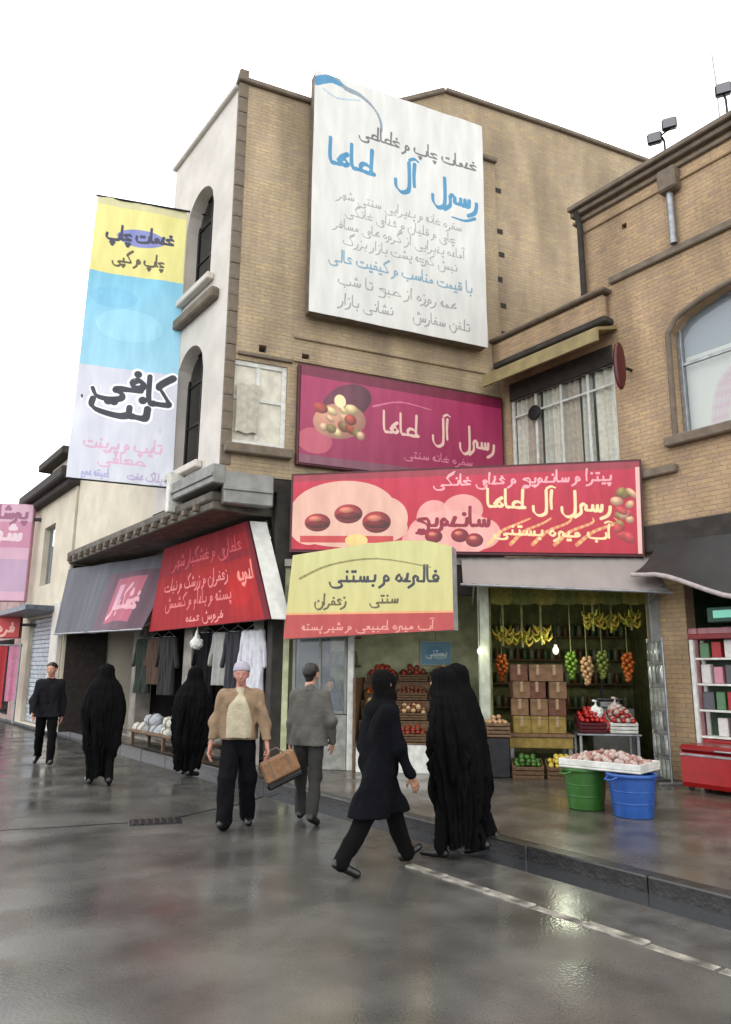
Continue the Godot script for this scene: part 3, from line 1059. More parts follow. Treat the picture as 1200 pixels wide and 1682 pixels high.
func palette() -> void:
	crease_noise.seed = 5
	crease_noise.frequency = 0.1
	crease_noise.fractal_octaves = 2
	brick_mat("tan_brick", Color(0.715, 0.635, 0.515), 0.07, Color(0.65, 0.595, 0.5), 21)
	brick_mat("warm_brick", Color(0.72, 0.61, 0.48), 0.08, Color(0.645, 0.565, 0.465), 22)
	mat("pale_stone", Color(0.82, 0.795, 0.76), 0.8, 0.12, 3.6, 0, 0.2)
	mat("cream_plaster", Color(0.83, 0.79, 0.71), 0.9, 0.15, 3.6, 0, 0.25)
	mat("grey_plaster", Color(0.6, 0.58, 0.54), 0.9, 0.35, 2.0, 0, 0.3)
	mat("dark_trim", Color(0.48, 0.43, 0.37), 0.85, 0.25, 1.3, 0, 0.3)
	mat("dark_soffit", Color(0.24, 0.22, 0.2), 0.9, 0.35, 1.5, 0, 0.2)
	mat("ochre_paint", Color(0.6, 0.54, 0.37), 0.7, 0.2, 1.6, 0, 0.2)
	mat("grey_metal", Color(0.55, 0.55, 0.53), 0.5, 0.25, 1.6, 0.3, 0.1)
	mat("galvanised", Color(0.62, 0.63, 0.64), 0.4, 0.3, 0.8, 0.6, 0.05)
	mat("dark_metal", Color(0.16, 0.16, 0.17), 0.45, 0.3, 0.7, 0.5, 0.05)
	mat("white_paint", Color(0.86, 0.86, 0.83), 0.5, 0.22, 0.8, 0, 0.1)
	mat("off_white_cloth", Color(0.82, 0.81, 0.76), 0.9, 0.25, 0.6, 0, 0.3)
	mat("pale_green_paint", Color(0.76, 0.77, 0.6), 0.6, 0.3, 1.4, 0, 0.1)
	mat("olive_wall", Color(0.54, 0.54, 0.34), 0.8, 0.4, 1.1, 0, 0.2)
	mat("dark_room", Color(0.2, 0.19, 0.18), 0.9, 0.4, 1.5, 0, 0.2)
	mat("black_leather", Color(0.06, 0.055, 0.055), 0.35, 0.2, 0.3)
	mat("eye_white", Color(0.85, 0.83, 0.8), 0.3, 0.0)
	mat("dark_eye", Color(0.08, 0.05, 0.04), 0.2, 0.0)
	skin = mat("skin", Color(0.75, 0.55, 0.45), 0.55, 0.12, 0.2)
	skin.subsurf_scatter_enabled = true
	skin.subsurf_scatter_strength = 0.1
	mat("wood", Color(0.46, 0.35, 0.24), 0.7, 0.4, 0.4, 0, 0.25)
	mat("cardboard", Color(0.5, 0.38, 0.27), 0.9, 0.3, 0.6, 0, 0.2)
	mat("yellow_card", Color(0.56, 0.47, 0.22), 0.8, 0.3, 0.6, 0, 0.2)
	cloth_mat("black_cloth", Color(0.05, 0.05, 0.056))
	glass_mat("pane_glass", 0.25)

func street() -> void:
	var fl := frame(CORNER, AXIS_L)
	# wet asphalt: dark base, glossier where the water lies
	var road := StandardMaterial3D.new()
	road.resource_name = "wet_asphalt"
	road.albedo_color = Color(0.43, 0.425, 0.405)
	road.albedo_texture = noise_tex("aggregate", 0.34, 0.72, 1.0, 3, false, 4, 1024)
	road.uv1_triplanar = true
	road.uv1_world_triplanar = true
	road.uv1_scale = Vector3.ONE / 3.3
	road.roughness = 1.0
	road.roughness_texture = noise_tex("wetness", 0.005, 0.13, 0.38, 6)
	road.roughness_texture_channel = BaseMaterial3D.TEXTURE_CHANNEL_RED
	road.normal_enabled = true
	road.normal_texture = noise_tex("asphalt_grain", 0.22, 0, 1, 3, true, 3.0)
	road.normal_scale = 0.05
	road.detail_enabled = true
	road.detail_blend_mode = BaseMaterial3D.BLEND_MODE_MUL
	road.detail_uv_layer = BaseMaterial3D.DETAIL_UV_2
	road.detail_albedo = noise_tex("road_stain", 0.007, 0.72, 1.0, 8, false, 4, 1024)
	road.uv2_triplanar = true
	road.uv2_world_triplanar = true
	road.uv2_scale = Vector3.ONE / 7.7
	mats.road = road
	var pave: StandardMaterial3D = road.duplicate()
	pave.resource_name = "wet_paving"
	pave.albedo_color = Color(0.43, 0.4, 0.36)
	pave.uv2_scale = Vector3.ONE / 4.1
	mats.pave = pave
	var conc: StandardMaterial3D = road.duplicate()
	conc.resource_name = "wet_concrete"
	conc.albedo_color = Color(0.4, 0.4, 0.39)
	conc.uv2_scale = Vector3.ONE / 2.9
	mats.conc = conc
	var ground := MB.new()
	ground.box(Vector3(-200, -0.6, -200), Vector3(200, -0.35, 200))
	struct("ground", ground, mats.grey_plaster)
	# the carriageway reaches up to the concrete strip beside the gutter
	var mb := MB.new()
	mb.box(Vector3(-70, -0.34, 0.7), Vector3(40, 0.0, 60))
	struct("road", mb, road, fl)
	mb = MB.new()
	mb.box(Vector3(-70, -0.34, 0.06), Vector3(40, -0.003, 0.699))
	struct("gutter_strip", mb, conc, fl)
	# pavement on the house side, with a stone edge
	mb = MB.new()
	mb.box(Vector3(-70, -0.34, -40), Vector3(40, 0.1, -0.47))
	struct("pavement", mb, pave, fl)
	var edge := thing("pavement_kerb", "", "", fl)
	edge.remove_meta("label"); edge.remove_meta("category")
	edge.set_meta("kind", "structure")
	var st: MeshInstance3D
	for i in 24:
		var x := 8.0 - i * 1.22
		if st == null:
			st = part("kerb_stone", boxed(Vector3(-0.606, -0.2, -0.465), Vector3(0.606, 0.104, -0.3), 0.012), mat("wet_kerb", Color(0.2, 0.195, 0.19), 0.3, 0.4, 0.9, 0, 0.2), edge, Transform3D(Basis(), Vector3(x, 0, 0)))
		else:
			again(st, Transform3D(Basis(Vector3.UP, rng.randf_range(-0.006, 0.006)), Vector3(x, rng.randf_range(-0.008, 0.006), 0)))
	# open gutter with a film of water
	mb = MB.new()
	mb.box(Vector3(-70, -0.33, -0.299), Vector3(40, -0.2, 0.059))
	struct("gutter_bed", mb, mats.dark_soffit, fl)
	var water := StandardMaterial3D.new()
	water.resource_name = "gutter_water"
	water.albedo_color = Color(0.2, 0.21, 0.22)
	water.roughness = 0.04
	water.metallic_specular = 0.9
	water.normal_enabled = true
	water.normal_texture = noise_tex("ripple", 0.02, 0, 1, 3, true, 2.0)
	water.normal_scale = 0.12
	water.uv1_triplanar = true
	water.uv1_scale = Vector3.ONE / 1.5
	mb = MB.new()
	mb.quad(Vector3(-70, -0.016, 0.058), Vector3(40, -0.016, 0.058), Vector3(40, -0.016, -0.298), Vector3(-70, -0.016, -0.298))
	struct("gutter_water", mb, water, fl)
	# pale kerb line between the strip and the carriageway
	var line := thing("road_edging", "", "", fl)
	line.remove_meta("label"); line.remove_meta("category")
	line.set_meta("kind", "structure")
	st = null
	for i in 9:
		var x := 9.7 - i * 0.462
		if st == null:
			st = part("edging_stone", boxed(Vector3(-0.228, -0.2, 0.705), Vector3(0.228, 0.014, 0.805), 0.008), mat("pale_edging", Color(0.7, 0.68, 0.63), 0.5, 0.9, 1.1, 0, 0.25), line, Transform3D(Basis(), Vector3(x, 0, 0)))
		else:
			again(st, Transform3D(Basis(Vector3.UP, rng.randf_range(-0.012, 0.012)), Vector3(x, rng.randf_range(-0.014, 0.004), rng.randf_range(-0.008, 0.008))))
	# filled seams across the asphalt
	for path in [[Vector3(-4.6, 0, -7.9), Vector3(-3.2, 0, -8.35), Vector3(-2.2, 0, -8.75), Vector3(-1.5, 0, -9.9), Vector3(-1.05, 0, -11.2)]]:
		mb = MB.new()
		for i in path.size() - 1:
			var n := 14
			for k in n:
				var a: Vector3 = path[i].lerp(path[i + 1], float(k) / n)
				var b: Vector3 = path[i].lerp(path[i + 1], float(k + 1) / n)
				var w := (b - a).normalized().cross(Vector3.UP)
				var wa := 0.018 + 0.014 * crease_noise.get_noise_2d(a.x * 40, a.z * 40)
				var wb := 0.018 + 0.014 * crease_noise.get_noise_2d(b.x * 40, b.z * 40)
				var up := Vector3(0, 0.004, 0)
				mb.quad(a - w * wa + up, a + w * wa + up, b + w * wb + up, b - w * wb + up)
		struct("road_seam", mb, mat("tar", Color(0.2, 0.2, 0.2), 0.3, 0.3, 0.4))
	# drain cover
	var dr := thing("drain_cover", "small iron drain cover set in the wet road", "drain cover", Transform3D(Basis(Vector3.UP, 0.3), Vector3(-2.27, 0.0, -8.66)))
	mb = MB.new()
	mb.box(Vector3(-0.28, -0.02, -0.17), Vector3(0.28, 0.008, 0.17), 0.006)
	part("frame", mb, mats.dark_metal, dr)
	var bar := part("grate_bar", boxed(Vector3(-0.02, 0.008, -0.14), Vector3(0.02, 0.018, 0.14), 0.004), mats.dark_metal, dr, Transform3D(Basis(), Vector3(-0.22, 0, 0)))
	for i in 6: again(bar, Transform3D(Basis(), Vector3(-0.22 + 0.073 * (i + 1), 0, 0)))

# a framed window filling a rectangular or arched opening, in the wall's own axes
func window_in(parent: Node3D, x0: float, x1: float, y0: float, y1: float, z: float, fm: Material, pm: Material, cols: int, rows: Array, t := Transform3D.IDENTITY, w := 0.06, room := true) -> Node3D:
	var mb := MB.new()
	mb.box(Vector3(x0, y0, z - 0.06), Vector3(x0 + w, y1, z), 0.008)
	mb.box(Vector3(x1 - w, y0, z - 0.06), Vector3(x1, y1, z), 0.008)
	mb.box(Vector3(x0 + w, y0, z - 0.058), Vector3(x1 - w, y0 + w, z - 0.002), 0.008)
	mb.box(Vector3(x0 + w, y1 - w, z - 0.058), Vector3(x1 - w, y1, z - 0.002), 0.008)
	var wn := part("window", mb, fm, parent, t)
	for i in range(1, cols):
		var x := lerpf(x0, x1, float(i) / cols)
		part("mullion", boxed(Vector3(x - w * 0.4, y0 + w, z - 0.05), Vector3(x + w * 0.4, y1 - w, z - 0.004), 0.006), fm, wn)
	for r in rows:
		part("transom", boxed(Vector3(x0 + w, y0 + (y1 - y0) * r - w * 0.35, z - 0.046), Vector3(x1 - w, y0 + (y1 - y0) * r + w * 0.35, z - 0.008), 0.006), fm, wn)
	var ys := [0.0]
	ys.append_array(rows); ys.append(1.0)
	for i in cols:
		for j in ys.size() - 1:
			var p := MB.new()
			var xa := lerpf(x0 + w * 0.5, x1 - w * 0.5, float(i) / cols)
			var xb := lerpf(x0 + w * 0.5, x1 - w * 0.5, float(i + 1) / cols)
			p.quad(Vector3(xa, y0 + (y1 - y0) * ys[j], z - 0.03), Vector3(xb, y0 + (y1 - y0) * ys[j], z - 0.03), Vector3(xb, y0 + (y1 - y0) * ys[j + 1], z - 0.03), Vector3(xa, y0 + (y1 - y0) * ys[j + 1], z - 0.03))
			part("pane", p, pm, wn)
	return wn

func corner_house() -> void:
	var fa := frame(CORNER, AXIS_A)
	var to_l := fa.affine_inverse() * frame(CORNER, AXIS_L)
	var b := thing("corner_building", "tall tan brick corner building with a white stone side and arched windows", "building", fa)
	var mb := MB.new()
	mb.wall(0.0, 5.62, 4.86, 12.45, [[0.06, 1.1, 5.38, 6.92], [0.56, 0.7, 7.12, 7.26], [1.36, 1.5, 7.1, 7.24]], 0.16)
	part("brick_front", mb, mats.tan_brick, b)
	mb = MB.new()
	mb.box(Vector3(0.99, 3.46, -0.3), Vector3(5.6, 4.858, -0.02))
	mb.box(Vector3(0.0, 4.62, -0.3), Vector3(0.989, 4.858, -0.02))
	part("dark_lintel", mb, mats.dark_soffit, b)
	mb = MB.new()   # roof and hidden sides close the house
	mb.box(Vector3(0.1, 12.1, -3.2), Vector3(5.6, 12.3, -0.02))
	mb.box(Vector3(2.2, 3.46, -3.3), Vector3(5.6, 12.1, -3.2))
	part("roof", mb, mats.grey_plaster, b)
	mb = MB.new()
	mb.wall(-3.05, 0.0, 4.62, 12.35, [[-2.25, -0.98, 5.25, 7.68, 0.62], [-2.2, -0.92, 8.85, 11.05, 0.62]], 0.3)
	mb.quad(Vector3(-3.05, 4.62, -3), Vector3(-3.05, 4.62, 0), Vector3(-3.05, 12.35, 0), Vector3(-3.05, 12.35, -3))
	mb.quad(Vector3(-3.05, 4.62, -3), Vector3(-3.05, 12.35, -3), Vector3(0, 12.35, -3), Vector3(0, 4.62, -3))
	part("stone_side", mb, mats.pale_stone, b, to_l)
	mb = MB.new()
	mb.quad(Vector3(-3.0, 12.2, -3), Vector3(-3.0, 12.2, -0.05), Vector3(0, 12.2, -0.05), Vector3(0, 12.2, -3))
	part("side_roof", mb, mats.grey_plaster, b, to_l)
	mb = MB.new()
	mb.quad(Vector3(-3.0, 4.62, -3), Vector3(0, 4.62, -3), Vector3(0, 4.62, 0), Vector3(-3.0, 4.62, 0))
	part("side_soffit", mb, mats.grey_plaster, b, to_l)
	# dark brick edging up the corner, with courses standing proud
	var q := part("corner_block", boxed(Vector3(-0.02, 0, -0.2), Vector3(0.15, 0.303, 0.022), 0.006), mats.dark_trim, b, Transform3D(Basis(), Vector3(0, 5.0, 0)))
	for i in 24: again(q, Transform3D(Basis(), Vector3(0, 5.0 + 0.31 * (i + 1), rng.randf_range(-0.006, 0.006))))
	# copings
	mb = MB.new()
	mb.box(Vector3(-0.06, 12.45, -0.3), Vector3(5.66, 12.56, 0.08), 0.02)
	part("coping", mb, mats.dark_trim, b)
	mb = MB.new()
	mb.box(Vector3(-3.1, 12.35, -0.3), Vector3(-0.07, 12.45, 0.08), 0.02)
	part("coping", mb, mats.pale_stone, b, to_l)
	# brick string courses below the banner
	mb = MB.new()
	mb.box(Vector3(1.2, 7.05, 0.001), Vector3(5.6, 7.12, 0.05), 0.01)
	part("string_course", mb, mats.tan_brick, b)
	mb = MB.new()
	mb.box(Vector3(1.2, 7.5, 0.001), Vector3(5.6, 7.57, 0.045), 0.01)
	part("string_course", mb, mats.tan_brick, b)
	mb = MB.new()
	mb.box(Vector3(0.18, 7.0, 0.001), Vector3(1.18, 7.06, 0.06), 0.01)
	part("lintel_course", mb, mats.dark_trim, b)
	# whitewashed window behind a pale sheet, with a deep sill
	var wn := window_in(b, 0.06, 1.1, 5.38, 6.92, -0.03, mats.white_paint, mat("whitewashed_glass", Color(0.84, 0.82, 0.75), 0.5, 0.2, 1.4), 2, [0.55], Transform3D.IDENTITY, 0.09)
	var cloth := MB.new()
	var rows := []
	for j in 9:
		var row := []
		for i in 9: row.append(Vector3(0.2 + i * 0.05, 5.6 + j * 0.11 + 0.02 * sin(i * 1.3), 0.02 + 0.014 * sin(i * 2.1 + j * 0.4)))
		rows.append(row)
	cloth.sheet(rows)
	part("grey_blind", cloth, mat("grey_blind", Color(0.74, 0.72, 0.66), 0.8, 0.2, 0.7), wn)
	mb = MB.new()
	mb.box(Vector3(0.02, 5.2, 0.001), Vector3(1.2, 5.37, 0.16), 0.02)
	part("sill", mb, mats.dark_trim, b)
	# arched windows of the side
	for a in [[-2.25, -0.98, 5.25, 7.68], [-2.2, -0.92, 8.85, 11.05]]:
		var w := window_in(b, a[0], a[1], a[2], a[3], -0.24, mats.dark_metal, glass_mat("dark_pane", 0.75, Color(0.06, 0.06, 0.06)), 2, [0.4, 0.75], to_l, 0.05)
		w.set_meta("label", "tall dark arched window in the white stone side")
		mb = MB.new()
		mb.box(Vector3(a[0] - 0.12, a[2] - 0.14, 0.001), Vector3(a[1] + 0.2, a[2], 0.14), 0.02)
		part("window_sill", mb, mats.pale_stone, b, to_l)
	mb = MB.new()
	mb.box(Vector3(-2.5, 8.22, 0.001), Vector3(-0.45, 8.44, 0.16), 0.03)
	part("stone_band", mb, mats.dark_trim, b, to_l)
	# rooms behind the windows
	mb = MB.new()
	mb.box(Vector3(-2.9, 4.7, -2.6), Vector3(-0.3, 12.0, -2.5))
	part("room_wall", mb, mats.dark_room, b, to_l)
	# grey metal fascia over the corner
	mb = MB.new()
	mb.box(Vector3(0.02, 4.3, 0.001), Vector3(0.86, 4.84, 0.22), 0.02)
	mb.box(Vector3(0.0, 4.52, 0.221), Vector3(0.85, 4.6, 0.25), 0.01)
	part("metal_fascia", mb, mats.grey_metal, b)
	mb = MB.new()
	mb.box(Vector3(-1.5, 4.61, 0.001), Vector3(0.2, 4.94, 0.24), 0.02)
	mb.box(Vector3(-1.5, 4.72, 0.241), Vector3(0.2, 4.79, 0.27), 0.01)
	part("metal_fascia", mb, mats.grey_metal, b, to_l)
	mb = MB.new()
	mb.box(Vector3(-1.64, 4.4, 0.02), Vector3(-1.5, 5.15, 0.3), 0.015)
	part("fascia_end", mb, mats.white_paint, b, to_l)
	# dark cornice of the first floor, soffit, and the set-back shop wall under it
	mb = MB.new()
	mb.box(Vector3(-8.5, 4.36, -1.05), Vector3(0.0, 4.52, 0.16), 0.03)
	mb.box(Vector3(-8.5, 4.22, -1.05), Vector3(0.0, 4.358, 0.12), 0.02)
	part("cornice", mb, mat("cornice_paint", Color(0.42, 0.39, 0.35), 0.8, 0.4, 1.4, 0, 0.2), b, to_l)
	mb = MB.new()
	for i in 17: mb.box(Vector3(-8.3 + i * 0.48, 4.26, 0.12), Vector3(-8.18 + i * 0.48, 4.357, 0.21), 0.01)
	part("dentil", mb, mats.dark_trim, b, to_l).set_meta("kind", "stuff")
	mb = MB.new()
	mb.wall(-9.6, -0.25, 0.1, 4.22, [[-3.2, -0.6, 0.14, 2.62], [-6.2, -3.6, 0.14, 2.62], [-9.2, -6.6, 0.14, 2.62]], 0.35, -1.05)
	part("shop_wall", mb, mats.grey_plaster, b, to_l)
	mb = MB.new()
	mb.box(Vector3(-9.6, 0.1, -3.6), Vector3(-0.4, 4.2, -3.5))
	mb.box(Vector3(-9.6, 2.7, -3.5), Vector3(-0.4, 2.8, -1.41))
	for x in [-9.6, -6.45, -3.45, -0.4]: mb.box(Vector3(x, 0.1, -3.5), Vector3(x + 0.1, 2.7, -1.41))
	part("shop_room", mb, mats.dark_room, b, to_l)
	mb = MB.new()
	mb.box(Vector3(0.98, 0.1, -0.3), Vector3(1.3, 4.42, 0.0), 0.015)
	part("corner_pillar", mb, mats.dark_soffit, b)
	# cream lower wing hidden behind the cloth banner
	var w2 := thing("low_wing", "low cream plastered wing above the dark cornice", "building", frame(CORNER, AXIS_L))
	mb = MB.new()
	mb.wall(-8.5, -3.055, 4.6, 6.7, [], 0.2, -0.004)
	mb.box(Vector3(-8.5, 4.6, -3.0), Vector3(-3.06, 6.7, -0.01))
	part("wall", mb, mats.cream_plaster, w2)

func rear_block() -> void:
	var b := thing("tall_rear_building", "tall windowless tan brick block rising behind the white banner", "building", frame(CORNER, AXIS_A))
	var mb := MB.new()
	mb.prism(PackedVector2Array([Vector2(2.6, 3.5), Vector2(10.9, 3.5), Vector2(10.9, 14.05), Vector2(7.95, 14.08), Vector2(4.55, 14.02), Vector2(3.5, 13.38), Vector2(2.6, 12.9)]), -3.4, -0.22)
	part("brick_wall", mb, mats.tan_brick, b)
	# blocks coloured dark as shaded putlog holes and a coping along the sloping top
	var painted_hole := part("putlog_hole", boxed(Vector3(-0.07, -0.06, -0.05), Vector3(0.07, 0.06, -0.004), 0.0), mats.dark_soffit, b, Transform3D(Basis(), Vector3(5.85, 12.0, -0.21)))
	for y in [11.0, 10.45, 9.85, 9.25, 8.6]: again(painted_hole, Transform3D(Basis(), Vector3(5.85 + rng.randf_range(-0.05, 0.05), y, -0.21)))
	for s in [[2.5, 12.84, 3.5, 13.38], [3.5, 13.38, 4.55, 14.02], [4.55, 14.02, 7.6, 14.07], [7.6, 14.07, 10.95, 14.05]]:
		var a := Vector3(s[0], s[1], 0)
		var c := Vector3(s[2], s[3], 0)
		mb = MB.new()
		mb.box(Vector3(0, 0, -0.5), Vector3(a.distance_to(c) - 0.003, 0.11, -0.14), 0.02, Transform3D(Basis(Vector3.BACK, atan2(c.y - a.y, c.x - a.x)), a))
		part("coping", mb, mats.dark_trim, b)

func right_house() -> void:
	var b := thing("right_building", "long tan brick house on the right with a curtained window", "building", frame(INNER, AXIS_L))
	var mb := MB.new()
	mb.wall(-0.3, 9.0, 3.46, 8.12, [[0.25, 2.66, 4.9, 6.98], [3.74, 7.2, 5.32, 7.5, 0.45]], 0.22)
	mb.wall(2.08, 9.0, 8.12, 10.1, [[3.0, 3.1, 9.3, 9.4], [5.2, 5.32, 9.55, 9.72]], 0.12)
	mb.wall(2.95, 9.0, 0.1, 3.46, [[3.62, 7.4, 0.14, 3.3]], 0.25)
	mb.quad(Vector3(2.08, 8.12, -4), Vector3(2.08, 8.12, 0), Vector3(2.08, 10.1, 0), Vector3(2.08, 10.1, -4))
	part("brick_wall", mb, mats.warm_brick, b)
	mb = MB.new()
	mb.box(Vector3(2.1, 9.9, -5), Vector3(9.0, 10.0, -0.15))
	mb.box(Vector3(-0.3, 8.0, -4.2), Vector3(9, 8.1, -0.25))
	mb.box(Vector3(-0.3, 3.35, -4.2), Vector3(9, 3.44, -0.26))
	mb.box(Vector3(-0.3, 0.1, -5.2), Vector3(9, 10, -5.0))
	mb.box(Vector3(9.0, 0.1, -5.2), Vector3(9.15, 10.1, 0.0))
	part("roof_and_floors", mb, mats.grey_plaster, b)
	mb = MB.new()
	mb.box(Vector3(-0.2, 4.3, -2.6), Vector3(8.8, 8.0, -2.5))
	part("room_wall", mb, mats.grey_plaster, b)
	# roof cornice of stepped courses
	for c in [[10.1, 10.2, 0.2], [10.0, 10.1, 0.12], [9.86, 9.93, 0.06]]:
		mb = MB.new()
		mb.box(Vector3(2.0, c[0] + 0.002, -0.3), Vector3(9.0, c[1], c[2]), 0.015)
		part("cornice_course", mb, mats.dark_trim, b)
	mb = MB.new()
	mb.box(Vector3(2.7, 8.36, 0.001), Vector3(9.0, 8.5, 0.07), 0.02)
	part("string_course", mb, mats.dark_trim, b)
	mb = MB.new()
	mb.box(Vector3(2.1, 9.62, 0.001), Vector3(9.0, 9.68, 0.04), 0.01)
	part("string_course", mb, mats.warm_brick, b)
	# low parapet in front of the tall block, with a rounded end
	mb = MB.new()
	mb.box(Vector3(-0.25, 7.72, 0.0), Vector3(2.64, 8.2, 0.16), 0.05)
	part("parapet", mb, mats.warm_brick, b)
	mb = MB.new()
	mb.box(Vector3(-0.2, 8.2, -0.25), Vector3(2.72, 8.28, 0.24), 0.025)
	part("parapet_coping", mb, mats.dark_trim, b)
	mb = MB.new()
	mb.box(Vector3(0.05, 7.6, 0.001), Vector3(2.72, 7.715, 0.26), 0.02)  # dark strip painted in for the shadow line below the parapet
	part("parapet_base", mb, mats.dark_soffit, b)
	# ochre sun hood over the curtained window
	mb = MB.new()
	mb.prism(PackedVector2Array([Vector2(0.002, 7.5), Vector2(0.002, 7.56), Vector2(0.6, 7.36), Vector2(0.6, 7.12), Vector2(0.55, 7.12), Vector2(0.55, 7.32)]), 0.1, 2.78, Transform3D(Basis(Vector3(0, 0, 1), Vector3.UP, Vector3(1, 0, 0)), Vector3.ZERO))
	part("sun_hood", mb, mats.ochre_paint, b)
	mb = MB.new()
	mb.box(Vector3(0.26, 6.9, -0.04), Vector3(2.65, 7.25, 0.03), 0.01)  # added dark strip standing in for the shade under the sun hood
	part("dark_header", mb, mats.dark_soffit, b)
	# curtained window
	var w := window_in(b, 0.25, 2.66, 4.9, 6.98, -0.045, mats.white_paint, glass_mat("clear_pane", 0.06), 4, [0.8])
	for i in 7:
		var x0: float = [0.3, 0.58, 0.94, 1.18, 1.5, 1.84, 2.15][i]
		var x1: float = [0.6, 0.9, 1.2, 1.48, 1.8, 2.12, 2.63][i]
		var rows := []
		for j in 5:
			var row := []
			for k in 25:
				var u := k / 24.0
				row.append(Vector3(lerpf(x0, x1, u), 4.92 + j * 0.5, -0.15 + 0.03 * sin(u * 16.0 + i * 2.0 + j * 0.15)))
			rows.append(row)
		mb = MB.new()
		mb.sheet(rows)
		part("curtain", mb, mat("curtain%d" % (i % 3), [Color(0.86, 0.85, 0.78), Color(0.74, 0.7, 0.62), Color(0.8, 0.81, 0.75)][i % 3], 0.9, 0.2, 0.5), w)
	mb = MB.new()
	mb.lathe([Vector2(0.001, 0), Vector2(0.14, 0.0), Vector2(0.15, 0.03), Vector2(0.13, 0.05), Vector2(0.02, 0.05), Vector2(0.001, 0.05)], 20, Transform3D(Basis(Vector3.RIGHT, PI / 2), Vector3(0.86, 6.5, -0.02)))
	part("vent_fan", mb, mats.dark_metal, w)
	# wide arched window with a printed sheet behind the glass
	var w2 := window_in(b, 3.74, 7.2, 5.32, 7.5, -0.16, mats.galvanised, mats.pane_glass, 3, [0.55], Transform3D.IDENTITY, 0.08)
	w2.set_meta("label", "wide window with a curved top and a pale printed sheet inside")
	var cv := Canvas.new(384, 256, Color(0.78, 0.79, 0.74))
	cv.rect(0, 0, 384, 96, Color(0.47, 0.5, 0.54))
	for i in 5: cv.curve([Vector2(40 + i * 6, 250), Vector2(60 + i * 8, 170), Vector2(120 + i * 12, 128), Vector2(200 + i * 14, 104)], 5, 9, Color(0.74, 0.56, 0.62), 0.35)
	cv.centred("پوشاک", 250, 200, 60, Color(0.72, 0.5, 0.56), 0.1)
	mb = MB.new()
	mb.quad(Vector3(3.8, 5.36, -0.3), Vector3(7.15, 5.36, -0.3), Vector3(7.15, 7.46, -0.3), Vector3(3.8, 7.46, -0.3))
	part("printed_sheet", mb, print_mat("window_sheet", cv.tex(), 0.6), w2)
	mb = MB.new()
	mb.box(Vector3(3.55, 5.14, 0.001), Vector3(7.4, 5.3, 0.14), 0.02)
	part("sill", mb, mats.dark_trim, b)
	# brick rim round the arch
	mb = MB.new()
	var pts := []
	for i in 23:
		var t := float(i) / 22
		pts.append(Vector3(lerpf(3.7, 7.24, t), 7.05 + 0.5 * sqrt(maxf(0, 1 - pow(2 * t - 1, 2))), 0.0))
	pts.push_front(Vector3(3.69, 5.32, 0))
	mb.tube(pts, [0.055], 6)
	part("arch_rim", mb, mats.dark_trim, b)
	# rain pipes
	mb = MB.new()
	mb.tube([Vector3(2.2, 10.0, 0.2), Vector3(2.2, 9.75, 0.1), Vector3(2.2, 8.3, 0.09)], [0.055], 10)
	part("rain_pipe", mb, mats.dark_soffit, b)
	mb = MB.new()
	mb.tube([Vector3(3.98, 9.5, 0.08), Vector3(3.98, 8.52, 0.08)], [0.06], 10)
	part("rain_pipe", mb, mats.galvanised, b)
	mb = MB.new()
	mb.box(Vector3(3.84, 9.45, 0.002), Vector3(4.16, 9.85, 0.22), 0.03)
	part("pipe_hopper", mb, mats.dark_trim, b)
	mb = MB.new()
	mb.box(Vector3(2.75, 4.72, 0.001), Vector3(3.7, 4.86, 0.1), 0.02)
	part("floor_ledge", mb, mats.dark_trim, b)
	# dark band of the ground-floor lintel
	mb = MB.new()
	mb.box(Vector3(2.95, 3.5, 0.001), Vector3(9.0, 3.94, 0.1), 0.02)
	part("lintel_band", mb, mats.dark_soffit, b)
	var lp := thing("wall_plaque", "small dark red oval plaque on a bracket between the two upper windows", "sign", frame(INNER, AXIS_L) * Transform3D(Basis(), Vector3(3.0, 6.65, 0.0)))
	mb = MB.new()
	mb.lathe([Vector2(0.001, -0.05), Vector2(0.9, -0.05), Vector2(1.0, -0.02), Vector2(1.0, 0.02), Vector2(0.9, 0.05), Vector2(0.001, 0.05)], 28, Transform3D(Basis(Vector3(0, 0, 0.13), Vector3(0.8, 0, 0), Vector3(0, 0.42, 0)), Vector3(0, 0, 0.34)))
	part("plate", mb, mat("dark_red_enamel", Color(0.33, 0.09, 0.11), 0.35, 0.2, 0.4), lp)
	part("bracket", boxed(Vector3(-0.02, -0.02, 0.0), Vector3(0.02, 0.02, 0.15), 0.004), mats.dark_metal, lp)

